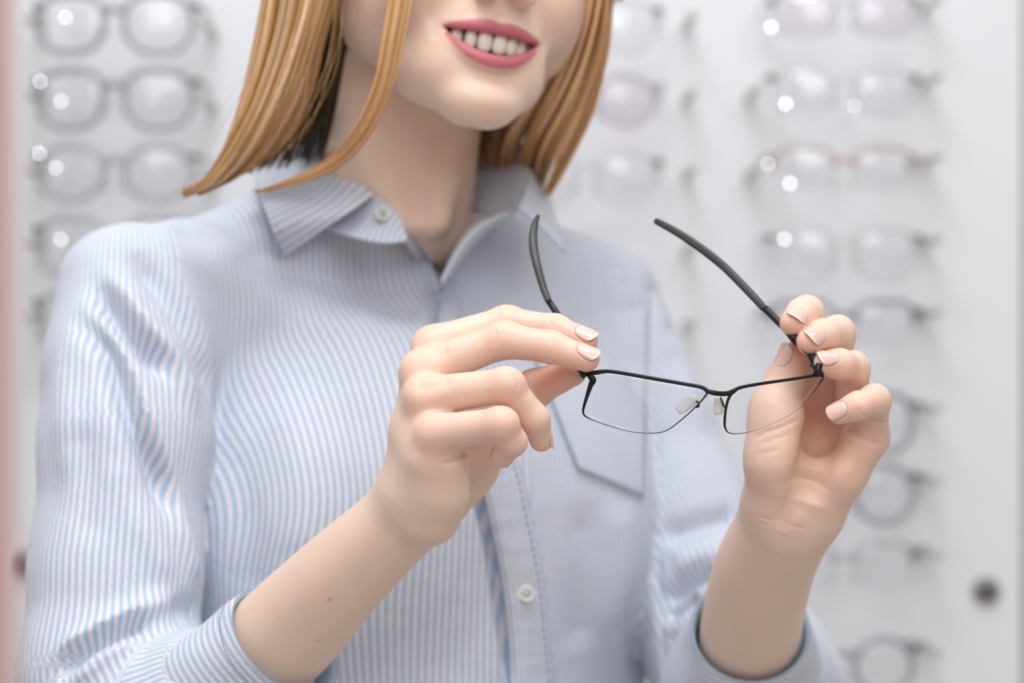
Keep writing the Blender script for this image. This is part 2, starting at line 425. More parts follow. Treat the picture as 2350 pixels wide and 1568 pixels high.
def torso_cloth(q):
    c = np.array([15, 0, 0], np.float32); q = q - c
    z = q[:, 2]
    a = 158 - np.clip((-z - 120) / 400, 0, 1) * 8; b = 112 + np.clip((-z - 300) / 300, 0, 1) * 10
    r = np.sqrt((q[:, 0] / a) ** 2 + (q[:, 1] / b) ** 2)
    d = (r - 1) * np.minimum(a, b) * (0.6 + 0.4 * np.minimum(r, 1.5))
    d = smax(d, z + 58, 70); d = smax(d, -z - 640, 20)
    d = smin(d, cone(q, (-140, -5, -8), (125, -5, -8), 41, 40), 50)
    d = smin(d, cone(q, (-12, -12, 52), (-115, -8, 4), 42, 36), 30)
    d = smin(d, cone(q, (-12, -12, 52), (100, -8, 4), 42, 36), 30)
    d = smin(d, ell(q, (5, 44, -78), (118, 62, 72)), 40)
    ax = q.copy(); ax[:, 0] = np.abs(ax[:, 0] + 4)
    d = smin(d, ell(ax, (66, 62, -140), (62, 52, 66)), 34)
    return d
def shirt_sdf(p):
    q = tob(p); t = torso_cloth(q)
    l = chain(p, *L_SLV, 12); r = chain(p, *R_SLV, 12)
    k = 1.5 + 14 * np.clip((q[:, 2] + 85) / 60, 0, 1)
    return smin(smin(t, l, k), r, k)
def bust_sdf(p):
    q = tob(p)
    d = ell(q, (0, 0, -150), (140, 92, 190))
    d = smin(d, cone(q, (-135, -5, -4), (135, -5, -4), 34, 34), 40)
    d = smin(d, cone(q, (0, -12, 60), (-110, -8, 6), 34, 30), 30)
    d = smin(d, cone(q, (0, -12, 60), (110, -8, 6), 34, 30), 30)
    return d
def upper_sdf(p):
    h = head_sdf(p); n = neck_sdf(p); b = bust_sdf(p)
    qz = tob(p)[:, 2]
    sh = shirt_sdf(p)
    b = smax(b, sh + 10, 5); 
    X = 1175 + p[:, 0] / p[:, 1] * FPX; Y = 784 - (p[:, 2] - CAMZ * 1000) / p[:, 1] * FPX
    # the neck may stand free of the shirt only inside the open collar
    sL = ((X - 1012) * 0.711 + (655 - Y) * 0.703); sR = ((1012 - X) * 0.702 + (655 - Y) * 0.712)
    free = np.clip(np.minimum(sL, sR) / 40 + 0.2, 0, 1)
    n = smax(n, sh + 10 - 120 * free * np.clip((qz - 8) / 60, 0, 1) ** 1.3, 10)
    t = smin(n, b, 12)
    return smin(h, t, 5)

# ---- right hand of hers (left in the picture), back of hand and little finger towards us
def pts(l): return [P(*a) for a in l]
L_ELB, L_WR = P(330, 1760, 1.25), P(940, 1172, 1.150)
L_ARM = pts([(330, 1760, 1.25), (640, 1468, 1.200), (789, 1316, 1.172), (950, 1168, 1.148)]); L_ARM_R = [29, 26.4, 22.4, 18.4]
L_ARMD = list(crom(np.array(L_ARM), 22)); L_ARMD_R = list(crom(np.array(L_ARM_R, float)[:, None], 22)[:, 0])
L_FING = {
    'index':  (pts([(992, 794, 1.150), (1160, 743, 1.156), (1273, 757, 1.149), (1343, 783, 1.141)]), [9.2, 8.1, 7.1, 6.1]),
    'middle': (pts([(967, 852, 1.137), (1153, 781, 1.134), (1265, 797, 1.128), (1346, 824, 1.123)]), [9.6, 8.4, 7.3, 6.1]),
    'ring':   (pts([(975, 910, 1.124), (1161, 885, 1.110), (1227, 962, 1.114), (1242, 1010, 1.121)]), [9.2, 7.9, 6.5, 5.5]),
    'little': (pts([(1003, 995, 1.113), (1149, 974, 1.098), (1176, 1014, 1.103), (1150, 1048, 1.112)]), [8.8, 7.5, 6.3, 5.4]),
}
L_THUMB = (pts([(1075, 1060, 1.164), (1150, 960, 1.170), (1226, 893, 1.158), (1313, 853, 1.142)]), [14, 11.5, 8.7, 7.0])
def handL_sdf(p):
    arm = chain(p, L_ARMD, L_ARMD_R, 0)
    palm = chain(p, pts([(965, 1105, 1.158), (985, 960, 1.156), (995, 800, 1.152)]), [13, 11, 8.6], 4)
    palm = smin(palm, chain(p, pts([(955, 1110, 1.148), (960, 980, 1.143), (970, 858, 1.139)]), [14, 11.5, 9.0], 4), 9)
    palm = smin(palm, chain(p, pts([(955, 1115, 1.140), (962, 1000, 1.132), (976, 915, 1.126)]), [14, 11.5, 9.0], 4), 9)
    palm = smin(palm, chain(p, pts([(970, 1125, 1.134), (990, 1050, 1.122), (1005, 998, 1.116)]), [14, 11.5, 9.0], 4), 9)
    core = smin(palm, arm, 12)
    A = smin(core, chain(p, pts([(985, 1178, 1.137), (1010, 1130, 1.128), (1018, 1060, 1.124)]), [14.0, 12.4, 11], 4), 9)
    Bq = smin(core, chain(p, pts([(1010, 1150, 1.160), (1072, 1075, 1.166)]), [14.0, 13.5], 4), 6)
    Bq = smin(Bq, cone(p, P(1060, 1000, 1.160), P(1050, 880, 1.162), 11, 9), 8)
    Bq = smin(Bq, cone(p, P(1030, 1090, 1.150), P(1090, 940, 1.160), 10, 9), 6)
    Bq = smin(Bq, chain(p, *L_THUMB, 5), 8)
    palm = smin(core, A, 1.0); th = smin(A, Bq, 1.5)
    d = th
    for n, (a, r) in L_FING.items():
        d = smin(d, smin(palm, finger(p, a, r), 7), 0.9)
    return d
def finger(p, a, r):
    d = chain(p, a, r, 3.5)
    # knuckle of the middle joint stands out a little on the back, pads on the belly side
    k = unit(a[1] - (a[0] + a[2]) / 2)
    d = smin(d, cone(p, a[1] + k * r[1] * 0.30 - (a[1] - a[0]) * 0.05, a[1] + k * r[1] * 0.30 + (a[2] - a[1]) * 0.05, r[1] * 0.80, r[1] * 0.80), 3)
    return d

# ---- left hand of hers (right in the picture), palm towards us
R_ARM = pts([(1700, 1660, 1.37), (1724, 1440, 1.275), (1756, 1300, 1.228), (1808, 1195, 1.197)]); R_ARM_R = [27, 26.5, 25.0, 22.8]
R_ARMD = list(crom(np.array(R_ARM), 22)); R_ARMD_R = list(crom(np.array(R_ARM_R, float)[:, None], 22)[:, 0])
R_FING = {
    'index':  (pts([(1853, 931, 1.202), (1852, 722, 1.192), (1840, 722, 1.174), (1821, 741, 1.159)]), [9.8, 8.2, 7.4, 6.7]),
    'middle': (pts([(1906, 942, 1.202), (1922, 768, 1.182), (1892, 769, 1.165), (1859, 784, 1.153)]), [9.8, 8.3, 7.4, 6.6]),
    'ring':   (pts([(1954, 968, 1.192), (1957, 848, 1.168), (1927, 836, 1.154), (1893, 835, 1.150)]), [9.3, 7.8, 6.9, 6.1]),
    'little': (pts([(1996, 998, 1.180), (2006, 922, 1.158), (1969, 932, 1.147), (1926, 948, 1.148)]), [8.8, 7.5, 6.4, 5.6]),
}
R_THUMB = (pts([(1788, 1030, 1.174), (1780, 935, 1.176), (1803, 872, 1.177), (1818, 818, 1.172)]), [14.5, 11.8, 9.0, 7.0])
def handR_sdf(p):
    arm = chain(p, R_ARMD, R_ARMD_R, 0)
    palm = chain(p, pts([(1785, 1130, 1.200), (1820, 1030, 1.203), (1853, 935, 1.203)]), [14, 11, 9.4], 4)
    palm = smin(palm, chain(p, pts([(1815, 1130, 1.203), (1860, 1040, 1.206), (1906, 946, 1.204)]), [14, 11, 9.4], 4), 9)
    palm = smin(palm, chain(p, pts([(1845, 1135, 1.202), (1900, 1050, 1.200), (1952, 972, 1.194)]), [14, 11, 9.2], 4), 9)
    palm = smin(palm, chain(p, pts([(1870, 1140, 1.196), (1935, 1060, 1.188), (1992, 1002, 1.182)]), [14, 12, 9], 4), 9)
    palm = smin(palm, chain(p, pts([(1872, 1160, 1.186), (1918, 1085, 1.177), (1962, 1020, 1.176)]), [14.5, 14.0, 12], 4), 9)
    palm = smin(palm, chain(p, pts([(1786, 1135, 1.184), (1788, 1060, 1.174), (1786, 985, 1.174)]), [16.0, 16.0, 13.5], 4), 8)
    palm = smin(palm, arm, 12)
    d = smin(palm, chain(p, *R_THUMB, 5), 8)
    for n, (a, r) in R_FING.items():
        d = smin(d, smin(palm, finger(p, a, r), 6), 0.9)
    return d

SKIN = np.array([0.81, 0.605, 0.49]); PINK = np.array([0.82, 0.45, 0.35]); PALE = np.array([0.83, 0.63, 0.50])
def blush(V, spots, col, base):
    for c, r, a in spots:
        k = a * np.exp(-np.sum((V - c) ** 2, 1) / r ** 2); base = base * (1 - k[:, None]) + col * k[:, None]
    return base
def lohi(pp, m): pp = np.array(pp); return pp.min(0) - m, pp.max(0) + m

NAILS_L = [(L_FING['index'], (0.15, -0.62, 0.75), {}), (L_FING['middle'], (0.25, -0.66, 0.70), {}), (L_FING['ring'], (1.0, 0.12, 0.1), {}),
           (L_FING['little'], (0.5, 0.9, -0.5), {}), (L_THUMB, (0.0, 0.8, 0.5), {})]
NAILS_R = [(R_FING['index'], (0.05, -0.85, 0.35), dict(hw=5.5, back=4.5)), (R_FING['middle'], (0.15, -0.85, 0.45), dict(hw=5.5, back=4.5)),
           (R_FING['ring'], (0.0, -0.75, 0.65), dict(hw=5.0, back=4.5)), (R_FING['little'], (-0.05, -0.9, 0.42), dict(hw=4.4, back=4.5)), (R_THUMB, (-0.85, -0.42, 0.0), dict(hw=5.8, back=5))]
def nail_grid(a, r, nrm, hw=None, back=5.0, fwd=0.3, lift=0.15):
    tip, dip = a[3], a[2]; Ld = unit(tip - dip); Nn = unit(nrm - Ld * (np.asarray(nrm) @ Ld)); B = np.cross(Ld, Nn)
    rt, rd = r[3], r[2]; seg = np.linalg.norm(tip - dip); hw = hw or rt * 0.80
    nu, nv = 17, 17; V = []; C = []
    l0, l1 = -back, rt + fwd; hw = hw * 0.97
    for i in range(nv):
        v = i / (nv - 1); l = l0 + (l1 - l0) * v
        for j in range(nu):
            u = -1 + 2 * j / (nu - 1)
            # rounded cuticle end and slightly rounded free edge
            ll = l + (l1 - l0) * (0.16 * u * u * (1 - v) ** 1.5 - (0.13 * u * u + 0.16 * u ** 6) * v ** 3)
            w = hw * (0.80 + 0.20 * math.sin(min(1, v * 1.6) * math.pi / 2)) * (1 - 0.05 * v)
            rr = rt + (rd - rt) * max(0, -ll) / seg if ll < 0 else rt
            x = u * w
            h = math.sqrt(max(rr * rr * 1.0 - x * x, 0.05)) + lift - 0.045 * max(0, ll) ** 1.8
            if abs(u) > 0.9 or i == 0: h -= 0.35
            V.append(tip + Ld * ll + B * x + Nn * h)
            vv = v - 0.10 * (1 - u * u) + 0.06
            e = min(max((vv - 0.89) / 0.03, 0), 1) * 0.85; lun = math.exp(-((v - 0.02) / 0.13) ** 2) * (1 - u * u)
            c = np.array([0.82, 0.53, 0.46]) * (1 - e) + np.array([0.88, 0.76, 0.66]) * e
            C.append(c * (1 - 0.4 * lun) + np.array([0.86, 0.68, 0.62]) * 0.4 * lun)
    return np.array(V), np.array(C), nv, nu
def build_hand(f, arm, fing, thumb, creases, nails):
    allp = [q for a, _ in list(fing.values()) + [thumb] for q in a] + list(arm)
    lo, hi = lohi(allp, 40)
    V, Q = nets(f, lo, hi, 0.78)
    ax_ = unit(arm[-2] - arm[-1]); w_ = np.clip(((V - arm[-1]) @ ax_ - 4) / 18, 0, 1) * 0.9
    V = relax(V, Q, w_, 90)
    N = vnormals(V, Q)
    bv = bvh_of(V, Q)
    for c in creases:
        w, dep, pp = c[0], c[1], c[2]
        pl = np.array([surf(bv, x, y, 0) for x, y in crom(np.array(pp, float), 10)])
        stroke(V, N, pl, w, dep)
    folds = []
    for (a_, r_), n_, k_ in nails:      # nail folds: a small wall of skin round each nail
        g, _, nv, nu = nail_grid(a_, r_, np.array(n_, float), **k_); g = g.reshape(nv, nu, 3); c = g[nv // 2, nu // 2]
        path = np.vstack([g[nv * 3 // 4:0:-1, 0], g[0, :], g[1:nv * 3 // 4, -1]])[::2]
        stroke(V, N, path, 0.55, -0.35, taper=False); out = path + (path - c) * 0.16
        stroke(V, N, out, 0.7, 0.28, taper=False); folds.append(path)
    col = np.tile(SKIN, (len(V), 1))
    sp = []
    for a, r in fing.values():
        sp += [(a[3] + unit(a[3] - a[2]) * 4, 10, 0.75), (a[1], 11, 0.5), (a[2], 9, 0.35), (a[0], 14, 0.35)]
    a, r = thumb; sp += [(a[3], 12, 0.45)]
    col = blush(V, sp, PINK, col)
    for path in folds:
        m = np.where(((V > path.min(0) - 3) & (V < path.max(0) + 3)).all(1))[0]; d, _ = polydist(V[m], path)
        k = 0.55 * np.exp(-(d / 0.6) ** 2)[:, None]; col[m] = col[m] * (1 - k) + np.array([0.62, 0.27, 0.2]) * k
    return V, Q, col, bv
t1 = time.time()
# creases: (width mm, depth mm, picture points on the surface)
CL = [(0.7, -0.55, [(1145, 700), (1147, 725), (1140, 745)]), (0.6, -0.35, [(1158, 700), (1160, 722)]),
      (0.7, -0.4, [(1262, 730), (1265, 752)]), (0.7, -0.45, [(1266, 765), (1272, 790), (1268, 812)]), (0.6, -0.35, [(1259, 768), (1262, 790)]),
      (0.8, -0.4, [(1135, 752), (1140, 775), (1133, 795)]), (0.7, -0.3, [(1150, 748), (1153, 770)]),
      (0.7, -0.35, [(1180, 862), (1190, 880), (1186, 900)]), (1.2, -1.0, [(1012, 1065), (1040, 1060), (1065, 1045), (1082, 1025)]),
      (3.0, -0.9, [(975, 955), (1010, 940), (1040, 938)]), (5.0, 0.5, [(945, 1040), (946, 950), (955, 870)]),
      (4.0, -0.9, [(950, 890), (990, 885), (1040, 870)]), (4.0, -0.9, [(985, 815), (1030, 800)]),
      (1.0, -0.45, [(1065, 1060), (1072, 1090), (1095, 1115)]), (0.9, -0.35, [(1070, 1130), (1100, 1095), (1120, 1060)]),
      (1.0, -0.4, [(1228, 860), (1222, 885), (1240, 915)])]
CR = [(1.0, -0.7, [(1945, 975), (1980, 1005), (2020, 1020)]), (1.2, -0.8, [(1988, 955), (2015, 968), (2036, 970)]),
      (1.1, -0.45, [(1728, 1008), (1760, 992), (1800, 978), (1850, 955)]), (1.0, -0.25, [(1740, 1022), (1785, 1005), (1820, 995)]),
      (1.4, -0.3, [(1735, 1045), (1790, 1030)]), (12, -6.5, [(1890, 930), (1882, 1010), (1862, 1080), (1838, 1150)]), (4, -2.2, [(1850, 1060), (1832, 1120), (1802, 1175), (1780, 1215)]), (8, 1.2, [(1850, 1180), (1900, 1120), (1950, 1050)]), (1.3, -0.9, [(1862, 920), (1880, 990), (1900, 1040)]), (1.4, -0.9, [(1858, 990), (1852, 1060), (1830, 1130), (1800, 1180)]),
      (1.0, -0.5, [(1920, 980), (1900, 1040), (1890, 1090)]), (1.0, -0.5, [(1735, 1185), (1790, 1200), (1850, 1215)]), (0.8, -0.3, [(1740, 1200), (1800, 1216)]),
      (3.5, 0.6, [(1800, 1230), (1812, 1210), (1850, 1170)]), (1.0, -0.5, [(1895, 890), (1885, 940)]),
      (0.7, -0.3, [(1985, 815), (1992, 840)]), (0.7, -0.3, [(1945, 745), (1952, 775)]), (0.7, -0.35, [(1965, 935), (1985, 960)])]
VL, QL, CLc, bvL = build_hand(handL_sdf, L_ARM, L_FING, L_THUMB, [(w, d * 1.15, p_) for w, d, p_ in CL], NAILS_L)
VR, QR, CRc, bvR = build_hand(handR_sdf, R_ARM, R_FING, R_THUMB, [(w, d * 1.15, p_) for w, d, p_ in CR], NAILS_R)
# palm side a little redder
k = np.exp(-np.sum((VR - P(1890, 1020, 1.185)) ** 2, 1) / 34 ** 2)[:, None] * 0.7
CRc = CRc * (1 - k) + np.array([0.76, 0.43, 0.32]) * k
k = np.exp(-np.sum((VL - P(1270, 880, 1.145)) ** 2, 1) / 26 ** 2)[:, None] * 0.6
CLc = CLc * (1 - k) + np.array([0.80, 0.40, 0.32]) * k
moles = [(545, 1395, .9), (555, 1535, 1.0), (757, 1377, 1.0), (578, 1395, .5), (730, 1470, .5), (640, 1420, .4)]
for (x, y, r) in moles:
    c = surf(bvL, x, y); k = 0.75 * np.exp(-np.sum((VL - c) ** 2, 1) / r ** 2)[:, None]; CLc = CLc * (1 - k) + np.array([0.45, 0.2, 0.12]) * k
print('hands', len(VL), len(VR), time.time() - t1)

t1 = time.time()
lo, hi = fromb((-190, -130, -330)).copy(), None
allp = np.array([fromb((x, y, z)) for x in (-150, 150) for y in (-95, 110) for z in (-230, 40)] + [fromh((x, y, z)) for x in (-82, 82) for y in (-190, 28) for z in (-55, 180)])
VB, QB = nets(upper_sdf, allp.min(0), allp.max(0), 1.7)
hq = toh(VB)
cB = np.tile(SKIN * np.array([1.0, 0.99, 0.98]), (len(VB), 1))
x, y, z = hq[:, 0], hq[:, 1], hq[:, 2]
cB = blush(hq, [(np.array([40, -20, 24]), 18, 0.35), (np.array([-40, -20, 24]), 18, 0.30), (np.array([0, 20, 26]), 10, 0.2), (np.array([0, -2, -38]), 10, 0.15)], PINK, cB)
LIP = np.array([0.56, 0.175, 0.21])
inl = (y > mouth_y(x) - 13) & (np.abs(x) < MW + 1)
up = np.minimum(mz_top(x) - z, z - (mz_up(x) - 2)); lw = np.minimum(mz_lo(x) + 2 - z, z - mz_bot(x))
k = np.clip(np.maximum(up, lw) / 1.0 + 0.5, 0, 1) * inl * np.clip((MW + 1 - np.abs(x)) / 3, 0, 1); cB = cB * (1 - k[:, None]) + LIP * k[:, None]
inside = (y < mouth_y(x) - 7.0) & (y > -26) & (np.abs(x) < MW + 1) & (z < mz_up(x) + 2.5) & (z > mz_lo(x) - 2.5)
cB[inside] = (0.16, 0.03, 0.03)
# brows
bx = np.abs(x); bz = 79 + 5 * (1 - ((bx - 34) / 20) ** 2)
kb = ((np.abs(z - bz) < 3) & (bx > 12) & (bx < 54) & (y > -40))[:, None] * 0.7
cB = cB * (1 - kb) + np.array([0.35, 0.2, 0.09]) * kb
print('upper body', len(VB), time.time() - t1)
# coarse hidden rest: upper arms and lower torso and legs under the clothes
HIPZ = MID[2] - 470
HIPC = MID + E2 * 0 - E3 * 470
def rest_sdf(p):
    q = tob(p)
    d = ell(q, (0, 0, -250), (128, 88, 150))
    d = smin(d, ell(q, (0, -5, -460), (135, 88, 110)), 50)
    for a, b, s in ((RSH, L_ARM[0], 0), (LSH, R_ARM[0], 1)):
        d = smin(d, cone(p, a, b, 36, 26), 30)
    d = smax(d, shirt_sdf(p) + 15, 4)
    for s in (-1, 1):
        hip = fromb((s * 80, 0, -500)); kn = fromb((s * 85, 10, -900)); an = fromb((s * 90, -15, -(MID[2] - 80)))
        d = smin(d, chain(p, [hip, kn, an], [66, 46, 32], 10), 20)
    return d
allp = np.array([fromb((x, y, z)) for x in (-200, 200) for y in (-130, 130) for z in (-MID[2] + 40, 40)] + L_ARM[:2] + R_ARM[:2])
VT, QT = nets(rest_sdf, allp.min(0) - 40, allp.max(0) + 40, 7, newton=1)
Vb = np.vstack([VB, VL, VR, VT]); off = np.cumsum([0, len(VB), len(VL), len(VR)])
Qb = np.vstack([QB + off[0], QL + off[1], QR + off[2], QT + off[3]])
Cb = np.vstack([cB, CLc, CRc, np.tile(SKIN, (len(VT), 1))])
body = mesh('body', Vb, Qb, M['skin'], person, attrs={'col': Cb})
print('body', len(Vb), time.time() - T0)

# ---- finger nails
def nail_mat():
    m, nt, b = new_mat('finger_nail'); L = nt.links.new
    at = nt.nodes.new('ShaderNodeAttribute'); at.attribute_name = 'col'; L(at.outputs['Color'], b.inputs['Base Color'])
    b.inputs['Roughness'].default_value = 0.2; b.inputs['Coat Weight'].default_value = 0.5; b.inputs['Coat Roughness'].default_value = 0.12
    b.inputs['Subsurface Weight'].default_value = 0.15; b.inputs['Subsurface Radius'].default_value = (1, .4, .3); b.inputs['Subsurface Scale'].default_value = 0.002
    return m
M['nail'] = nail_mat()
def nail(*a_, **k_):
    V, C, nv, nu = nail_grid(*a_, **k_)
    o = mesh('fingernail', V, grid_faces(nv, nu), M['nail'], person, attrs={'col': C})
    solidify(o, 0.00035, -1 if False else 0.0)
    return o
for (a_, r_), n_, k_ in NAILS_L + NAILS_R: nail(a_, r_, np.array(n_, float), **k_)

# ---- teeth
def tooth(xc, w, top, bot, yb):
    nu, nv = 9, 9; V = []
    for i in range(nv):
        a = math.pi * i / (nv - 1) - math.pi / 2
        for j in range(12):
            b = 2 * math.pi * j / 12
            e = 0.75
            cx = math.copysign(abs(math.cos(b)) ** e, math.cos(b)); sy = math.copysign(abs(math.sin(b)) ** e, math.sin(b))
            ca = abs(math.cos(a)) ** 0.5; sz = math.copysign(abs(math.sin(a)) ** 0.85, math.sin(a))
            zc = (top + bot) / 2; hz = (top - bot) / 2
            taper = 1.0 - 0.14 * (sz * 0.5 + 0.5)
            V.append((xc + cx * ca * w / 2 * taper, yb + sy * ca * 3.0, zc + sz * hz))
    return fromh(np.array(V)), grid_faces(nv, 12, True)
xs = 0.0
spec = [(8.7, -10.4), (6.9, -9.6), (7.5, -9.4), (6.6, -7.6), (6.2, -6.0)]
for s in (-1, 1):
    xs = 0.0
    for w, b in spec:
        xc = s * (xs + w / 2 * 0.97); xs += w * 0.94
        v, f = tooth(xc, w, 2.5 - 0.2 * abs(xc) * 0.2, b, mouth_y(np.array(xc)) * 1.15 - 8.2)
        mesh('tooth', v, f, M['tooth'], person)
gum = np.stack([XS * 0.93, mouth_y(XS) * 1.15 - 9.8, np.full(len(XS), 3.2)], 1)
M['gum'] = simple('gum_pink', (0.5, 0.16, 0.17), 0.35)
v, f = tube(fromh(gum), 3.2, 8, up=HU); mesh('gum', v, f, M['gum'], person)
# ---- eyes
for s in (-1, 1):
    bm = bmesh.new(); bmesh.ops.create_uvsphere(bm, u_segments=20, v_segments=12, radius=11.5)
    v = np.array([list(a.co) for a in bm.verts]); f = [tuple(x.index for x in q.verts) for q in bm.faces]; bm.free()
    e = mesh('eyeball', fromh(v + np.array([s * 31, -26.0, 60.5])), f, M['eye'], person)
    v2 = v.copy() * 0.5; v2[:, 1] = v2[:, 1] * 0.4 + 9.6
    mesh('iris', fromh(v2 + np.array([s * 31, -26.0, 60.5])), f, M['iris'], e)
# ================================================================== SPECTACLES IN HER HANDS
specs = empty('eyeglasses', tuple(P(1640, 900, 1.118) / 1000), label='open black half-wire eyeglasses held between both hands, in sharp focus', cat='glasses')
def Z3(x, y): return 1180 + x * 0.35714, 470 + y * 0.35714
def gd(px, py):   # depth of the glasses' front: nearest at the bridge, a little deeper downwards
    if px < 1640: t = (1640 - px) / 290.0; d = 1.117 + 0.013 * t
    else: t = (px - 1640) / 245.0; d = 1.117 + 0.030 * t
    return d + max(0, (py - 870)) / 150.0 * 0.006
def G(x, y, dd=0.0): a, b = Z3(x, y); return P(a, b, gd(a, b) + dd)
def ribbon(l, n, name, mat, par, wk=1.0):
    """l: (zoomx, zoomy, halfwidth mm, halfdepth mm)"""
    q = crom(np.array(l, float), n); p3 = np.array([G(a[0], a[1]) for a in q]); r = np.abs(q[:, 2:4]) * wk
    v, f = tube(p3, np.stack([r[:, 0], r[:, 1]], 1), 10, up=(0, 1, 0), sq=0.7); return mesh(name, v, f, mat, par)
left_rim = [(478, 1078, 1.0, 1.2), (520, 1080, 1.7, 1.2), (570, 1072, 1.5, 1.0), (650, 1075, 1.35, .9), (900, 1118, 1.35, .9), (1100, 1153, 1.3, .9), (1200, 1172, 1.35, .9), (1240, 1195, 1.5, .9)]
left_side = [(475, 1088, 1.4, 1.2), (505, 1125, 2.1, 1.0), (492, 1160, 1.6, .9), (470, 1225, 1.15, .8), (450, 1290, .85, .7), (443, 1330, .65, .6), (455, 1358, .45, .5), (500, 1382, .33, .4)]
left_low = [(500, 1382, .33, .4), (600, 1418, .28, .35), (750, 1458, .28, .35), (900, 1468, .28, .35), (985, 1448, .3, .35), (1060, 1395, .35, .4), (1140, 1325, .4, .45), (1205, 1258, .5, .5), (1240, 1215, .7, .6)]
bridge = [(1232, 1196, 1.6, 1.0), (1270, 1206, 1.9, 1.1), (1320, 1215, 1.9, 1.1), (1370, 1213, 1.9, 1.1), (1405, 1200, 1.8, 1.0), (1432, 1183, 1.4, .9)]
right_top = [(1405, 1205, 1.5, .9), (1430, 1185, 1.3, .9), (1475, 1170, 1.2, .8), (1600, 1148, 1.15, .8), (1780, 1122, 1.1, .8), (1930, 1098, 1.15, .9), (1972, 1092, 1.5, 1.0), (1984, 1098, 1.3, 1.0)]
right_out = [(1984, 1096, 1.2, .9), (1975, 1125, 1.0, .7), (1950, 1165, .6, .5), (1915, 1215, .28, .35), (1850, 1290, .2, .25), (1780, 1345, .2, .25), (1700, 1390, .2, .25), (1580, 1440, .2, .25), (1460, 1470, .25, .3), (1385, 1468, .4, .4), (1358, 1440, .7, .5), (1352, 1395, .95, .6), (1362, 1300, 1.0, .6), (1380, 1240, 1.15, .7), (1405, 1200, 1.5, .9)]
rimL = ribbon(left_rim, 40, 'rim', M['black'], specs, 0.66)
ribbon(left_side, 30, 'rim_side', M['black'], rimL, 0.78); ribbon(left_low, 50, 'rim_wire', M['wire'], rimL, 0.75)
ribbon(bridge, 24, 'bridge', M['black'], specs, 0.62)
rimR = ribbon(right_top, 40, 'rim', M['black'], specs, 0.66)
ribbon(right_out, 80, 'rim_wire', M['black'], rimR, 0.62)
# lenses: slightly domed plates of clear glass
def thin_glass(name, tint, base=0.05, edge=0.6):
    # architectural glass: a thin plate that lets the light through and mirrors more at grazing angles, alike on both faces
    m, nt, b = new_mat(name); L = nt.links.new; out = nt.nodes['Material Output']
    tr = nt.nodes.new('ShaderNodeBsdfTransparent'); tr.inputs[0].default_value = (*tint, 1)
    gl = nt.nodes.new('ShaderNodeBsdfGlossy'); gl.inputs['Roughness'].default_value = 0.03
    lw = nt.nodes.new('ShaderNodeLayerWeight'); lw.inputs[0].default_value = 0.5
    pw = nt.nodes.new('ShaderNodeMath'); pw.operation = 'POWER'; pw.inputs[1].default_value = 4.0
    ma = nt.nodes.new('ShaderNodeMath'); ma.operation = 'MULTIPLY_ADD'; ma.inputs[1].default_value = edge; ma.inputs[2].default_value = base
    L(lw.outputs['Facing'], pw.inputs[0]); L(pw.outputs[0], ma.inputs[0])
    mx = nt.nodes.new('ShaderNodeMixShader'); L(ma.outputs[0], mx.inputs[0]); L(tr.outputs[0], mx.inputs[1]); L(gl.outputs[0], mx.inputs[2])
    L(mx.outputs[0], out.inputs['Surface']); return m
M['lens'] = thin_glass('clear_lens', (0.98, 0.985, 0.99), 0.022, 0.5)
def plate(outline, nrm, bulge, thick, par, name='lens', mat=None, rings=8):
    o = np.asarray(outline); c = o.mean(0); n = len(o); V = [c + nrm * bulge]; F = []
    for k in range(1, rings + 1):
        t = k / rings; V += list(c + (o - c) * t + nrm * bulge * (1 - t * t))
    for k in range(rings):
        for j in range(n):
            j2 = (j + 1) % n
            if k == 0: F.append((0, 1 + j, 1 + j2))
            else: a = 1 + (k - 1) * n; b = 1 + k * n; F.append((a + j, b + j, b + j2, a + j2))
    ob = mesh(name, np.array(V), F, mat or M['lens'], par); solidify(ob, thick, 0); return ob
LO = crom(np.array([(556, 1090), (640, 1088), (900, 1132), (1100, 1166), (1190, 1184), (1226, 1200), (1222, 1226), (1140, 1318), (1060, 1388), (985, 1442), (900, 1462), (750, 1453), (600, 1412), (500, 1376), (456, 1348), (452, 1320), (475, 1240), (505, 1160), (530, 1110), (556, 1090)], float), 90)[:-1]
plate([G(a, b, 0.0002) for a, b in LO], np.array([0, -1, 0.05]), 1.6, 0.0016, specs)
RO = crom(np.array([(1420, 1204), (1440, 1190), (1490, 1178), (1600, 1160), (1780, 1133), (1930, 1110), (1966, 1108), (1962, 1130), (1940, 1165), (1905, 1212), (1845, 1285), (1780, 1340), (1700, 1385), (1580, 1434), (1460, 1463), (1388, 1460), (1366, 1436), (1362, 1395), (1372, 1300), (1390, 1240), (1420, 1204)], float), 90)[:-1]
plate([G(a, b, 0.0002) for a, b in RO], np.array([0, -1, 0.05]), 1.6, 0.0016, specs)
# nose pads
M['pad'] = simple('clear_silicone', (0.82, 0.80, 0.78), 0.25, trans=0.55, ior=1.2)
def pad(c0, c1, w, th, dd, facing):
    p3 = crom(np.array([G(*c0, dd), (G(*c0, dd) + G(*c1, dd)) / 2 + np.array([0, 1.0, 0]), G(*c1, dd)]), 12)
    s = np.sin(np.linspace(0.12, math.pi - 0.12, 12)) ** 0.25
    v, f = tube(p3, np.stack([w * 0.9 * s, th * s], 1), 16, up=facing, sq=0.8); return mesh('nose_pad', v, f, M['pad'], specs)
pd = pad((1050, 1330), (1172, 1240), 3.0, 1.6, 0.006, (0.2, -0.8, 0.4))
q = np.array([G(1172, 1262, .005), G(1186, 1278, .004), G(1184, 1296, .001), G(1168, 1300, .0)]); v, f = tube(crom(q, 12), .55, 8); mesh('pad_arm', v, f, M['black'], pd)
pd = pad((1318, 1235), (1312, 1350), 3.2, 1.5, 0.008, (-0.5, -0.8, 0.0))
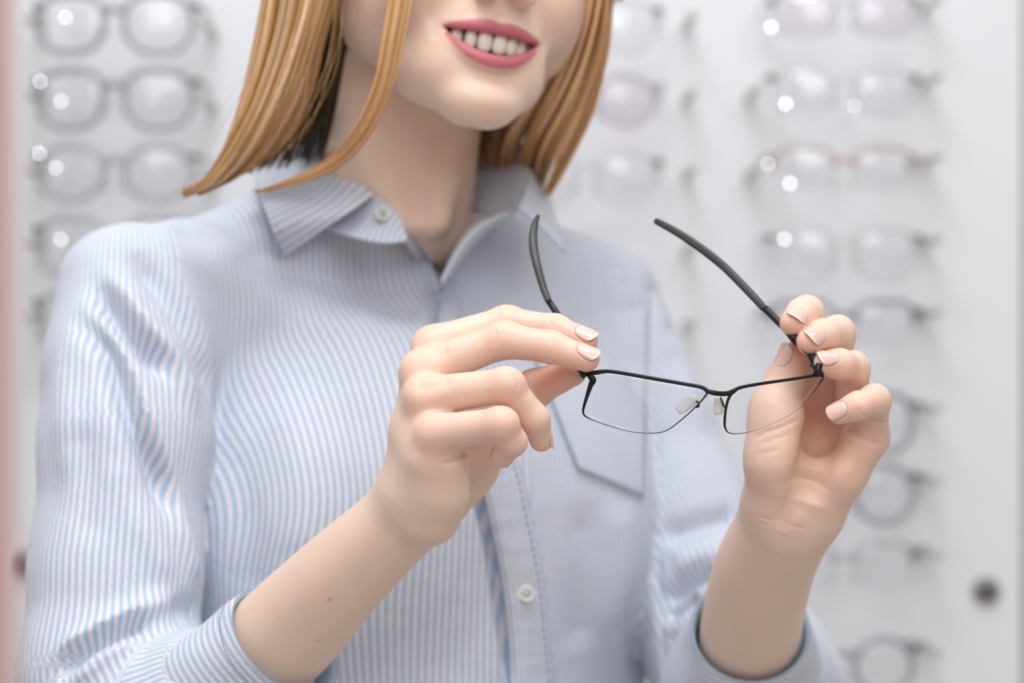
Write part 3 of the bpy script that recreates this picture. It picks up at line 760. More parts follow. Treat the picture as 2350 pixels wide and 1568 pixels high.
q = np.array([G(1326, 1240, .005), G(1334, 1262, .003), G(1345, 1290, .001), G(1358, 1301, 0), G(1368, 1298, 0)]); v, f = tube(crom(q, 14), .5, 8); mesh('pad_arm', v, f, M['black'], pd)

def temple(line, tipline):
    # metal strip, hinge, rubber end
    q = crom(np.array(line, float), 46); p3 = np.array([P(*Z3(a[0], a[1]), a[2]) for a in q])
    v, f = tube(p3, np.abs(q[:, 3:5]), 8, up=(0, 1, 0)); t = mesh('temple', v, f, M['black'], specs)
    q = crom(np.array(tipline, float), 40); p3 = np.array([P(*Z3(a[0], a[1]), a[2]) for a in q])
    r = np.abs(q[:, 3:5]) * 0.88; k = np.clip(np.linspace(0, 30, 40) + 0.7, 0, 1)[::-1][:, None] ** 0.5 * np.clip(np.linspace(0, 30, 40) + 0.8, 0, 1)[:, None]
    vs, fs = tube(p3, r * k, 16, up=(0, 1, 0), sq=0.62); mesh('temple_tip', vs, fs, M['rubber'], t)
    return t, p3
tR, pR = temple([(1972, 1092, 1.146, 1.6, 1.2), (1955, 1060, 1.147, 2.3, 1.5), (1930, 1000, 1.149, 1.9, 1.0), (1895, 945, 1.151, 1.6, 1.0), (1855, 905, 1.153, 2.2, 1.0), (1815, 870, 1.155, 2.5, .9), (1790, 850, 1.156, 2.0, .8), (1740, 795, 1.160, 1.7, .7), (1680, 735, 1.164, 1.75, .7), (1610, 665, 1.168, 1.8, .7)],
                [(1610, 674, 1.168, 1.9, 1.5), (1560, 615, 1.171, 2.2, 1.7), (1450, 500, 1.178, 2.3, 1.8), (1350, 400, 1.184, 2.35, 1.9), (1250, 318, 1.189, 2.4, 1.9), (1150, 245, 1.194, 2.35, 1.9), (1050, 180, 1.199, 2.2, 1.9), (960, 130, 1.203, 2.0, 1.8), (908, 104, 1.206, 1.8, 1.7)])
tL, pL = temple([(450, 1078, 1.131, 1.6, 1.2), (425, 1030, 1.135, 1.9, 1.0), (380, 930, 1.145, 1.7, .8), (330, 820, 1.157, 1.6, .8), (280, 710, 1.168, 1.6, .7), (222, 620, 1.175, 1.6, .7)],
                [(224, 628, 1.174, 1.8, 1.5), (190, 540, 1.180, 2.1, 1.7), (155, 420, 1.186, 2.3, 1.8), (130, 310, 1.192, 2.5, 1.9), (122, 220, 1.197, 2.45, 1.9), (130, 140, 1.202, 2.1, 1.8), (148, 85, 1.206, 1.3, 1.3), (155, 70, 1.207, .9, 1.0)])
# recessed groove ridges on the rubber ends and hinge barrels
for p3, t, s in ((pR, tR, -0.8), (pL, tL, 0.9)):
    g = p3[1:-3] + np.array([s, -1.75, -0.3 if s < 0 else 0]); v, f = tube(g, .32, 6); mesh('tip_ridge', v, f, M['rubber'], t)
def barrel(cx, cy, d, par, ax=(1, 0.2, 0.3), r=1.3, l=2.2):
    c = P(*Z3(cx, cy), d); a = unit(ax); v, f = tube(np.array([c - a * l, c + a * l]), r, 12, up=(0, 1, 0)); return mesh('hinge', v, f, M['black'], par)
h = barrel(1952, 1062, 1.145, specs, (0.3, 0.1, 0.9), 1.7, 3.0); barrel(1935, 1040, 1.1445, h, (0.9, 0.1, -0.3), .8, 2.6)
h = barrel(452, 1088, 1.1285, specs, (0.5, 0.1, 0.4), 1.5, 2.0); barrel(440, 1080, 1.1275, h, (0.9, 0.1, -0.4), .7, 2.2)
for (x, y, d) in ((1800, 858, 1.1552), (1868, 950, 1.1512), (1893, 985, 1.1497), (1910, 1025, 1.1485)):   # bright slots in the strip
    c = P(*Z3(x, y), d - 0.0014); v, f = tube(np.array([c + np.array([-1.6, 0, 2.0]), c + np.array([1.5, 0, -2.0])]), .35, 6); mesh('slot_edge', v, f, M['wire'], tR)
# ================================================================== SHIRT
t1 = time.time()
allp = np.array([fromb((x, y, z)) for x in (-180, 185) for y in (-130, 150) for z in (-640, 100)] + L_SLV[0] + R_SLV[0])
VS, QS = nets(shirt_sdf, allp.min(0) - 52, allp.max(0) + 52, 2.6)
NS = vnormals(VS, QS); bv0 = bvh_of(VS, QS)
# cloth coordinate of the stripes (before folding, so the stripes ride on the folds)
def arm_s(V, ch):
    best = np.full(len(V), 1e9); s = np.zeros(len(V)); a0, rs = ch; ref = np.array([0.25, -1, 0.1])
    for i in range(len(a0) - 1):
        a, b = a0[i], a0[i + 1]; T = unit(b - a); U = unit(ref - T * (ref @ T)); Wv = np.cross(T, U)
        ab = b - a; t = np.clip((V - a) @ ab / (ab @ ab), 0, 1); p = V - a - t[:, None] * ab
        d = np.linalg.norm(p, axis=1) - (rs[i] + (rs[i + 1] - rs[i]) * t)
        ang = np.arctan2(p @ Wv, p @ U); m = d < best; best[m] = d[m]; s[m] = ang[m] * 0.046
    return s, best
qS = tob(VS); qx = qS[:, 0] - 15
st = np.arctan2(qx / 158, qS[:, 1] / 112) * 0.142
tz = np.clip((qS[:, 2] + 180) / 80, 0, 1); tz = tz * tz * (3 - 2 * tz)
front = np.where(qS[:, 1] > -10, 1, -1)
s_t = st * (1 - tz) + 0.150 * np.arcsin(np.clip(qx / 172, -0.98, 0.98)) * tz
s_t = np.where(s_t > 0.016, 0.016 + (s_t - 0.016) * 1.75, s_t)   # the far half shows the finer side of the stripe
saL, dL = arm_s(VS, L_SLV); saR, dR = arm_s(VS, R_SLV)
tT = torso_cloth(qS.astype(np.float32))
maskL = dL - tT; maskR = dR - tT
s_all = np.where(maskL < 0, saL, np.where(maskR < 0, saR, s_t))
def SP(pp, n=14, bv=None): return np.array([surf(bv or bv0, x, y) for x, y in crom(np.array(pp, float), n)])
# folds: width mm, height mm, picture points
FOLDS = [
    # sleeve at left
    (7, -8, [(300, 575), (360, 650), (430, 750), (470, 840), (482, 920)]),
    (5.5, -14, [(222, 650), (262, 720), (320, 790), (385, 860)]), (6, 6, [(258, 640), (320, 730), (400, 830), (450, 960)]),
    (6, -13, [(183, 735), (235, 790), (275, 880), (310, 980), (360, 1090), (400, 1190)]),
    (7, 4.5, [(240, 760), (300, 880), (350, 1000), (400, 1150), (440, 1280), (452, 1340)]),
    (10, 3, [(150, 800), (150, 1000), (200, 1200)]), (9, -3, [(175, 960), (190, 1120), (220, 1260)]), (8, 3, [(240, 1050), (320, 1200), (400, 1340)]),
    (7, -5, [(395, 1410), (430, 1400), (460, 1408)]), (5, -9, [(120, 1560), (200, 1490), (290, 1445), (345, 1425)]), (6, 5, [(130, 1500), (220, 1450), (320, 1400), (400, 1370)]),
    (5, 4, [(160, 1568), (240, 1500), (310, 1465)]),
    # chest at left
    (14, -4, [(560, 560), (680, 620), (820, 650), (960, 680)]), (16, 4.5, [(540, 690), (700, 740), (880, 760)]),
    (8, -3, [(480, 470), (560, 520), (620, 600)]), (9, 3.0, [(330, 500), (450, 520), (560, 600)]),
    (14, -3, [(520, 1000), (560, 1200), (580, 1400)]), (12, 3, [(650, 900), (700, 1100), (720, 1300)]),
    (12, -2.5, [(800, 900), (850, 1100), (900, 1300)]),
    # placket gap
    (3.4, -5.5, [(1008, 660), (1000, 720), (998, 780)]), (3.2, -10, [(1090, 1080), (1112, 1180), (1135, 1290), (1152, 1400), (1165, 1500), (1170, 1600)]),
    # chest at right
    (3, -3, [(1502, 560), (1504, 640), (1500, 760), (1500, 880), (1502, 1000), (1500, 1150), (1506, 1300), (1518, 1450), (1530, 1568)]),
    (13, -4, [(1345, 1150), (1350, 1280), (1335, 1400), (1330, 1500)]), (12, 4, [(1420, 1150), (1430, 1300), (1410, 1450)]), (10, -3.5, [(1440, 1350), (1450, 1450), (1470, 1568)]),
    (10, -3.5, [(1400, 580), (1420, 660), (1440, 740)]), (9, 3, [(1340, 560), (1370, 660), (1380, 760)]), (9, 2.5, [(1460, 600), (1465, 700)]),
    # sleeve at right
    (6.5, -9, [(1515, 1235), (1580, 1210), (1660, 1190), (1700, 1180)]), (8, 4, [(1540, 1300), (1600, 1275), (1660, 1265)]),
    (5, -14, [(1515, 1390), (1560, 1345), (1610, 1315), (1650, 1305)]), (4.5, -12, [(1518, 1420), (1560, 1385), (1600, 1360)]),
    (6, -5, [(1530, 1568), (1545, 1500), (1560, 1450)]), (9, 3, [(1560, 700), (1570, 850), (1620, 1000)]), (6, -3, [(1545, 700), (1560, 800)])]
for w, dep, pp in FOLDS: stroke(VS, NS, SP(pp), w, dep)
# gentle large unevenness of the cloth
def wob(V, s, a, seed):
    r = np.random.default_rng(seed); o = np.zeros(len(V))
    for _ in range(7):
        k = r.normal(size=3) / s * np.array([1.3, 1.3, 0.5]); o += np.sin(V @ k + r.uniform(0, 6.28))
    return o / 7 * a
VS = VS + NS * (wob(VS, 28, 2.6, 3) + wob(VS, 11, 0.5, 4))[:, None]
VS = VS.astype(np.float32)
bvS = bvh_of(VS, QS); NSm = vnormals(VS, QS)
# neck opening
px, py = px_of(VS)
VPOLY = [(640, 150), (690, 330), (790, 425), (850, 470), (925, 545), (975, 592), (1012, 657), (1060, 600), (1100, 547), (1187, 487), (1218, 400), (1190, 330), (1150, 150)]
def inpoly(x, y, P_):
    r = np.zeros(len(x), bool); n = len(P_)
    for i in range(n):
        x1, y1 = P_[i]; x2, y2 = P_[(i + 1) % n]
        c = (y1 > y) != (y2 > y)
        r ^= c & (x < (x2 - x1) * (y - y1) / (y2 - y1 + 1e-9) + x1)
    return r
vin = inpoly(px, py, VPOLY) & (VS[:, 1] < 1460)
fi = vin[QS].all(1)
fL = (maskL[QS].mean(1) < 0) & ~fi; fR = (maskR[QS].mean(1) < 0) & ~fi & ~fL; fT = ~(fL | fR | fi)
def sub(fm, name, par, s):
    Qs = QS[fm]; u, inv = np.unique(Qs, return_inverse=True)
    return mesh(name, VS[u], inv.reshape(Qs.shape), M['shirt'], par, attrs={'s': s[u]}, normals=NSm[u])
shirt = sub(fT, 'shirt', person, s_t)
shirt['label'] = 'open-necked shirt with fine blue and white stripes'
sub(fL, 'sleeve', shirt, saL); sub(fR, 'sleeve', shirt, saR)
print('shirt', len(VS), time.time() - t1)

def patch(rows, nu, nv, name, par, s_axis=1, mat=None, thick=0.9, s_scale=1.0, push=None, attrs=None, s_off=0.0):
    """rows: list of rows of 3-D points -> smooth patch"""
    R = [crom(np.array(r, float), nv) for r in rows]; R = np.array(R)
    G_ = np.stack([crom(R[:, j], nu) for j in range(nv)], 1)     # (nu,nv,3)
    if push is not None: G_ = G_ + push(nu, nv)
    if s_axis == 1: L_ = np.linalg.norm(np.diff(G_, axis=1), axis=2).mean(0); s = np.concatenate([[0], np.cumsum(L_)])[None].repeat(nu, 0)
    else: L_ = np.linalg.norm(np.diff(G_, axis=0), axis=2).mean(1); s = np.concatenate([[0], np.cumsum(L_)])[:, None].repeat(nv, 1)
    o = mesh(name, G_.reshape(-1, 3), grid_faces(nu, nv), mat or M['shirt'], par, attrs={'s': (s.ravel() * 0.001 * s_scale + s_off)})
    if thick: solidify(o, thick * 0.001, 0)
    return o, G_
def SO(x, y, off): return surf(bvS, x, y, off)
def stitches(line, par, n, r=0.28, gap=0.45):
    parts = []; q = crom(np.asarray(line), n * 2)
    for i in range(n):
        a, b = q[2 * i], q[2 * i + 1]; parts.append(tube(np.array([a, b]), r, 5))
    v, f = join(parts); o = mesh('stitching', v, f, M['thread'], par); o['kind'] = 'stuff'; return o
# collar leaves
col1 = [[P(735, 270, 1.445), P(715, 300, 1.410), P(752, 345, 1.385), P(805, 397, 1.357), P(858, 446, 1.334)],
        [P(640, 300, 1.440), P(650, 350, 1.392), P(690, 410, 1.362), P(745, 462, 1.334), P(795, 490, 1.320)],
        [P(560, 330, 1.430), P(578, 396, 1.375), P(598, 455, 1.345), P(625, 525, 1.318), SO(650, 588, 5)]]
# rows run from the fold to the outer edge; columns from the nape to the point
collar, GC = patch(col1, 22, 44, 'collar', shirt, s_axis=1, thick=1.3, s_scale=0.6)
stitches(GC[-2, 4:-2] + np.array([0, -0.9, 0]), collar, 60); stitches(GC[2:-1, -3] + np.array([0, -0.9, 0]), collar, 34)
st1 = [[P(800, 405, 1.360), P(862, 446, 1.340), P(905, 482, 1.328), P(926, 520, 1.321), P(934, 546, 1.318)],
       [P(770, 470, 1.350), P(830, 505, 1.333), P(880, 525, 1.324), P(912, 538, 1.320), P(933, 549, 1.317)],
       [P(740, 520, 1.342), P(800, 542, 1.326), P(868, 557, 1.318), P(905, 557, 1.316), P(933, 552, 1.316)]]
stand, GS = patch(st1, 14, 24, 'collar_stand', shirt, s_axis=1, thick=1.2)
right_leaf = [[P(1110, 300, 1.435), P(1150, 318, 1.420), P(1188, 352, 1.400), P(1214, 394, 1.376), P(1205, 440, 1.352), P(1189, 478, 1.338)],
              [P(1135, 290, 1.440), P(1185, 322, 1.430), P(1222, 366, 1.404), P(1238, 412, 1.390), P(1240, 460, 1.366), P(1238, 520, 1.340)],
              [P(1160, 300, 1.440), P(1210, 345, 1.425), P(1245, 400, 1.404), P(1258, 440, 1.404), P(1275, 505, 1.380), P(1296, 580, 1.345)]]
cr, GR = patch(right_leaf, 18, 40, 'collar', shirt, s_axis=1, thick=1.2)
inner = [[P(1085, 292, 1.440), P(1112, 302, 1.434), P(1152, 322, 1.418), P(1192, 358, 1.397), P(1214, 396, 1.377), P(1204, 440, 1.361), P(1189, 478, 1.349)],
         [P(1060, 390, 1.430), P(1090, 400, 1.420), P(1125, 410, 1.405), P(1160, 425, 1.388), P(1180, 445, 1.370), P(1184, 465, 1.358), P(1186, 482, 1.350)],
         [P(1050, 485, 1.410), P(1085, 490, 1.396), P(1115, 494, 1.380), P(1145, 494, 1.368), P(1168, 492, 1.358), P(1178, 490, 1.352), P(1186, 488, 1.349)]]
ci, _ = patch(inner, 16, 30, 'collar_stand', shirt, s_axis=0, thick=1.0)
# facing at the right edge of the opening
fac = [[P(1190, 482, 1.347), SO(1150, 512, 3), SO(1105, 545, 3.5), SO(1062, 600, 3.5), SO(1013, 662, 4)],
       [P(1165, 486, 1.356), P(1122, 512, 1.345), P(1086, 540, 1.338), P(1050, 585, 1.328), P(1013, 650, 1.318)],
       [P(1140, 492, 1.366), P(1098, 505, 1.358), P(1070, 530, 1.350), P(1042, 575, 1.338), P(1012, 642, 1.325)]]
patch(fac, 8, 30, 'front_facing', shirt, s_axis=0, thick=0.8)
# left edge of the opening, a turned hem
edge = np.array([P(932, 546, 1.316), SO(975, 590, 2.0), SO(1000, 632, 2.0), SO(1013, 662, 2.0)])
w = crom(edge, 30); dn = np.array([-6.5, 0.8, -5.0])[None] * np.clip(np.linspace(0.15, 2.0, 30), 0, 1)[:, None]
hem = [w + np.array([0.5, -0.4, 0.5]), w + dn * 0.5 + np.array([0, -0.9, 0]), w + dn]
fh, _ = patch(hem, 6, 60, 'front_hem', shirt, s_axis=0, thick=0.9)
# button band
pl_l = [(1013, 655), (1007, 700), (1004, 760), (1012, 860), (1050, 980), (1100, 1100), (1126, 1210), (1150, 1330), (1164, 1450), (1172, 1600), (1184, 1900), (1196, 2300), (1204, 2700)]
pl_r = [(1040, 640), (1058, 700), (1066, 760), (1090, 860), (1140, 980), (1190, 1060), (1222, 1190), (1248, 1320), (1262, 1450), (1275, 1600), (1292, 1900), (1304, 2300), (1312, 2700)]
nb = 150; Lq = crom(np.array(pl_l, float), nb); Rq = crom(np.array(pl_r, float), nb)
rows = []
for i in range(nb):
    rr = []
    for k in range(9):
        t = k / 8; x, y = Lq[i] * (1 - t) + Rq[i] * t
        off = 2.6 if t < 0.95 else 1.0
        off += 0.5 * math.sin(i * 1.7 + 3 * math.sin(i * .37)) * (1 - abs(2 * t - 1)) * 0.6 + 0.55 * math.exp(-((t - 0.03) / .06) ** 2)
        rr.append(SO(x, y, off))
    rows.append(rr)
A = np.array(rows)
# smooth depth across to avoid following the gap
band = mesh('button_band', A.reshape(-1, 3), grid_faces(nb, 9), M['shirt'], shirt, attrs={'s': np.tile(np.linspace(0, 0.034, 9), nb) + 0.0})
solidify(band, 0.0016, 0)
stitches(A[:, 7] + np.array([0, -1.1, 0]), band, 84, 0.5); stitches(A[:, 1] + np.array([0, -1.1, 0]), band, 120, 0.22)
# pocket
TL, TR, BL, BM = (1196, 742), (1488, 705), (1325, 1077), (1474, 1142)
rows = []
for i in range(26):
    v = i / 25; rr = []
    for k in range(18):
        u = k / 17
        x = (TL[0] * (1 - v) + BL[0] * v) * (1 - u) + (TR[0] * (1 - v) + BM[0] * v) * u
        y = (TL[1] * (1 - v) + BL[1] * v) * (1 - u) + (TR[1] * (1 - v) + BM[1] * v) * u
        rr.append(SO(x, y, 1.5))
    rows.append(rr)
A = np.array(rows); kk = np.ones(3) / 3
pk = mesh('pocket', A.reshape(-1, 3), grid_faces(26, 18), M['shirt'], shirt, attrs={'s': np.tile(np.linspace(0.0008, 0.115, 18), 26)})
solidify(pk, 0.0022, 0)
edge = np.vstack([A[:, 0], A[-1, 1:]]) + np.array([0, -1.5, 0]); stitches(edge + np.array([0.9, 0, 1.0]), pk, 70, 0.2)
# buttons
def button(c, nrm, r, par):
    nrm = unit(nrm); U = unit(np.cross(nrm, (0.3, 0.1, 1))); Wv = np.cross(nrm, U)
    prof = [(0, 0.5), (0.55, 0.5), (0.68, 0.8), (0.85, 1.05), (0.97, 0.8), (1.0, 0.3), (0.96, -0.3), (0.5, -0.5)]
    V = []
    for a, h in prof[1:]:
        for j in range(24): th = j * math.tau / 24; V.append(c + (U * math.cos(th) + Wv * math.sin(th)) * a * r + nrm * h)
    V.append(c + nrm * prof[0][1]); F = [tuple(x) for x in grid_faces(7, 24, True)]; n = len(V) - 1
    F += [(n, j, (j + 1) % 24) for j in range(24)]
    b = mesh('button', np.array(V), F, M['button'], par)
    th = []
    for s, t in ((-1, -1), (1, 1)): 
        for q_ in (-0.25, 0.25): th.append(tube(np.array([c + nrm * 0.7 + U * r * .25 * s + Wv * r * q_, c + nrm * 0.75 - U * r * .25 * s + Wv * r * q_]), .22, 6))
    v, f = join(th[:2]); mesh('thread', v, f, M['thread'], b)
    return b
button(SO(1208, 1363, 4.4), (0.15, -1, 0.1), 4.6, band) if False else button(SO(1208, 1363, 4.4), (0.15, -1, 0.1), 4.6, shirt)
button(SO(1150, 1010, 4.4), (0.15, -1, 0.1), 4.6, shirt)
button(P(877, 491, 1.3245), (0.45, -1, 0.35), 4.0, shirt)

# turned-up cuffs
def cuff(pl, radii, seg, ref, name='cuff', s_tilt=0.0, squash=1.0, seed=1):
    """pl: axis points from the opening back over the sleeve, radii along it"""
    n = len(pl) * 7; A_ = crom(np.array(pl), n); R_ = crom(np.array(radii, float)[:, None], n)[:, 0]
    T = np.gradient(A_, axis=0); T /= np.linalg.norm(T, axis=1)[:, None]
    U = np.array([unit(np.array(ref) - t * (np.array(ref) @ t)) for t in T]); Wv = np.cross(T, U)
    Ls = np.concatenate([[0], np.cumsum(np.linalg.norm(np.diff(A_, axis=0), axis=1))])
    V = []; S = []; r_ = np.random.default_rng(seed); ph = r_.uniform(0, 6.28, 6)
    # inner return of the hem first
    for (dl, dr) in ((14, -3.2), (7, -2.6), (2, -2.0), (-0.6, -1.0), (-0.8, -0.2)):
        i = 0
        for j in range(seg):
            th = math.tau * j / seg; rr = R_[i] + dr
            V.append(A_[i] + T[i] * dl + (U[i] * math.cos(th) + Wv[i] * math.sin(th)) * rr); S.append(0.001)
    for i in range(n):
        for j in range(seg):
            th = math.tau * j / seg
            wv = 0.9 * math.sin(3 * th + ph[0] + Ls[i] * .05) + 0.7 * math.sin(5 * th + ph[1] - Ls[i] * .08)
            wv *= min(1, Ls[i] / 14 + 0.25)
            rr = R_[i] + wv
            V.append(A_[i] + (U[i] * math.cos(th) + Wv[i] * math.sin(th)) * rr)
            S.append((Ls[i] + s_tilt * 30 * math.cos(th)) * 0.001)
    o = mesh(name, np.array(V), grid_faces(n + 5, seg, True), M['shirt'], shirt, attrs={'s': np.array(S)})
    V = np.array(V).reshape(n + 5, seg, 3)
    return o, V, A_, U, Wv, R_
ax = L_ARM[1] - L_ARM[0]; aL = unit(L_ARM[1] - L_ARM[0])
c0 = P(652, 1478, 1.198)
cl, VCu, *_ = cuff([c0, c0 - aL * 22, c0 - aL * 45, c0 - aL * 66, c0 - aL * 80], [32.5, 35, 38.5, 42, 43], 72, (0, -1, 0), s_tilt=0.25)
st_ = VCu[5 + 3] ; stitches(np.vstack([st_, st_[:1]]) + (st_ - st_.mean(0))[list(range(72)) + [0]] * 0.01, cl, 120, 0.28)
st_ = VCu[4]; stitches(np.vstack([st_, st_[:1]]), cl, 150, 0.35)
aR = unit(R_ARM[1] - R_ARM[0])
c0 = P(1722, 1445, 1.277)
c2, VCu2, *_ = cuff([c0, c0 - aR * 24, c0 - aR * 48, c0 - aR * 70], [31.5, 36, 42, 45], 64, (0, -1, 0), s_tilt=0.3, seed=5)
st_ = VCu2[4]; stitches(np.vstack([st_, st_[:1]]), c2, 130, 0.4)
# trousers and shoes (out of the picture)
def trousers_sdf(p):
    q = tob(p); d = ell(q, (4, -3, -570), (142, 100, 130))
    for s in (-1, 1):
        hip = (s * 74, 0, -600); kn = (s * 86, 10, -900); an = (s * 92, -15, -(MID[2] - 110))
        d = smin(d, chain(q, [hip, kn, an], [80, 60, 50], 10), 16)
    return smax(d, q[:, 2] + 540, 4)
allp = np.array([fromb((x, y, z)) for x in (-200, 200) for y in (-130, 140) for z in (-MID[2] + 50, -520)])
v, q = nets(trousers_sdf, allp.min(0), allp.max(0), 7, newton=1)
mesh('trousers', v, q, M['jeans'], person)
for s in (-1, 1):
    def shoe(p, s=s):
        q = tob(p); z0 = -MID[2]
        d = smin(ell(q, (s * 92, 60, z0 + 34), (44, 95, 36)), ell(q, (s * 92, -20, z0 + 55), (38, 46, 52)), 20)
        return smax(d, -(q[:, 2] - (z0 + 3)), 3)
    allp = np.array([fromb((s * 92 + x, y, z)) for x in (-55, 55) for y in (-90, 175) for z in (-MID[2] - 10, -MID[2] + 125)])
    v, q = nets(shoe, allp.min(0), allp.max(0), 6, newton=1); mesh('shoe', v, q, M['shoe'], person)
# ================================================================== HAIR
hair = empty('hair', tuple(person.location)); hair.location = (0, 0, 0); 
COLH = np.array([[0.52, 0.27, 0.105], [0.66, 0.39, 0.19], [0.26, 0.11, 0.04], [0.84, 0.58, 0.36], [0.50, 0.25, 0.09]])
HP = []   # strand paths (n, K, 3), radii (n,K), colours
K = 22
def sheet(A, B, n, layers, wave=1.2, spread=2.0, rad=0.34, tipf=0.35, dark=1.0, short=0.12, mid=None, clump=14, seed=1):
    """strands between the outline curves A and B (picture x,y,depth rows), layered in depth (mm)"""
    r = np.random.default_rng(seed)
    a = crom(np.array([P(*p) for p in A]), K); b = crom(np.array([P(*p) for p in B]), K)
    m = crom(np.array([P(*p) for p in mid]), K) if mid else None
    u = r.uniform(0, 1, n); cl = r.integers(0, clump, n); cu = (np.arange(clump) + 0.5) / clump
    t = np.linspace(0, 1, K)
    lay = r.uniform(-0.5, 0.5, n) * layers
    cz = r.normal(size=clump) * layers * 0.2
    uu = u[:, None] * (1 - 0.4 * t[None] ** 1.5) + cu[np.minimum((u * clump).astype(int), clump - 1)][:, None] * (0.4 * t[None] ** 1.5)
    if m is None: X = a[None] * (1 - uu[..., None]) + b[None] * uu[..., None]
    else:
        w = uu[..., None]; X = a[None] * (1 - w) * (1 - 2 * w) + 4 * m[None] * w * (1 - w) + b[None] * w * (2 * w - 1)
    env = 1 - 0.7 * t ** 2
    ci = np.minimum((u * clump).astype(int), clump - 1)
    cyl = np.sqrt(np.clip(1 - (2 * ((u * clump) % 1) - 1) ** 2, 0, 1)) * 1.4     # each lock is rounded
    X[..., 1] += ((lay[:, None] + cz[ci][:, None]) * env[None]) - cyl[:, None] * env[None]
    f1 = r.uniform(1.2, 2.4, (clump, 3)); p1 = r.uniform(0, 6.28, (clump, 3))
    X += (np.sin(t[None, :, None] * f1[ci][:, None] * 3 + p1[ci][:, None]) * wave * (0.3 + t[None, :, None]))
    X += np.sin(t[None, :, None] * r.uniform(2, 7, (n, 1, 3)) + r.uniform(0, 6.28, (n, 1, 3))) * 0.5 * spread * (0.2 + 0.5 * t[None, :, None])
    # varied lengths: re-sample each strand to a shorter end
    L = 1 - np.abs(r.normal(0, short, n)); L = np.clip(L, 0.5, 1.0)
    for i in range(n):
        q = t * L[i] * (K - 1); i0 = np.minimum(q.astype(int), K - 2); fr = (q - i0)[:, None]
        X[i] = X[i, i0] * (1 - fr) + X[i, i0 + 1] * fr
    R = rad * (1 - (1 - tipf) * t[None] ** 3) * r.uniform(0.75, 1.2, (n, 1))
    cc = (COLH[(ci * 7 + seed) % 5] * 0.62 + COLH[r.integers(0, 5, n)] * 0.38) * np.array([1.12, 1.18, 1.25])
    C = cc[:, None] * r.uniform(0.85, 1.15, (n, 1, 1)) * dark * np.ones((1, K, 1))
    HP.append((X, np.broadcast_to(R, (n, K)), C))
def hair_mesh(items, name, par):
    X = np.concatenate([a for a, _, _ in items]); R = np.concatenate([b for _, b, _ in items]); C = np.concatenate([c for _, _, c in items])
    n = len(X); T = np.gradient(X, axis=1); T /= np.linalg.norm(T, axis=2, keepdims=True) + 1e-9
    S = np.cross(T, np.array([0, 1, 0.01])); S /= np.linalg.norm(S, axis=2, keepdims=True) + 1e-9; U = np.cross(S, T)
    ang = [math.radians(a) for a in (210, 330, 90)]
    V = np.stack([X + S * (R * math.cos(a))[..., None] + U * (R * math.sin(a))[..., None] for a in ang], 2)   # n,K,3,3
    idx = np.arange(n * K * 3).reshape(n, K, 3)
    F = np.concatenate([np.stack([idx[:, :-1, j], idx[:, :-1, (j + 1) % 3], idx[:, 1:, (j + 1) % 3], idx[:, 1:, j]], -1).reshape(-1, 4) for j in range(3)])
    Cc = np.repeat(C[:, :, None], 3, 2).reshape(-1, 3)
    return mesh(name, V.reshape(-1, 3), F, M['hair'], par, attrs={'col': Cc})
# mass at left of the face
LA = [(690, -520, 1.30), (640, -260, 1.29), (612, -40, 1.285), (582, 110, 1.283), (540, 260, 1.282), (480, 400, 1.292), (425, 440, 1.30)]
LM = [(760, -520, 1.285), (735, -260, 1.275), (705, -40, 1.272), (672, 110, 1.270), (610, 270, 1.270), (520, 400, 1.283), (432, 446, 1.298)]
LB = [(850, -520, 1.30), (805, -260, 1.29), (782, -40, 1.29), (742, 90, 1.292), (712, 200, 1.298), (640, 340, 1.302), (480, 432, 1.303)]
sheet(LA, LB, 3000, 12, mid=LM, clump=20, seed=1, short=0.03, rad=0.40)
# hair between face and collar, its deep shade painted as near-black strands
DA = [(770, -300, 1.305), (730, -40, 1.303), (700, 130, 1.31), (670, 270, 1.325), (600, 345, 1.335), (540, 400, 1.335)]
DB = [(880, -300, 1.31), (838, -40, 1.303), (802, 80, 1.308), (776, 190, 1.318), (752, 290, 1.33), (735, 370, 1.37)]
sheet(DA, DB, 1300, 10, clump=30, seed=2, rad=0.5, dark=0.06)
# mass at right of the face
RA = [(1300, -520, 1.32), (1335, -260, 1.325), (1335, -40, 1.335), (1290, 110, 1.345), (1225, 225, 1.358), (1170, 310, 1.38), (1150, 400, 1.415)]
RM = [(1370, -520, 1.32), (1385, -260, 1.318), (1380, -40, 1.325), (1350, 120, 1.335), (1305, 240, 1.345), (1255, 340, 1.362), (1225, 430, 1.40)]
RB = [(1400, -520, 1.335), (1410, -260, 1.335), (1404, -40, 1.335), (1396, 120, 1.34), (1364, 250, 1.345), (1315, 350, 1.355), (1255, 450, 1.365)]
sheet(RA, RB, 3600, 16, mid=RM, clump=20, seed=3, short=0.05, rad=0.42, dark=1.2)  # strand colour raised on this side in place of missing light
# the inner side behind jaw and neck, shadow painted into the strand colour
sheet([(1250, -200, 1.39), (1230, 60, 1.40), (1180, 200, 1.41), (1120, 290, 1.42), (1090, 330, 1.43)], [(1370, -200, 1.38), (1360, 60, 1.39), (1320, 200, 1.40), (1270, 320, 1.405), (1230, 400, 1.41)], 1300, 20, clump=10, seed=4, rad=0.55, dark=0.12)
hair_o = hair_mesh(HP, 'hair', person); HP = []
bpy.data.objects.remove(hair)
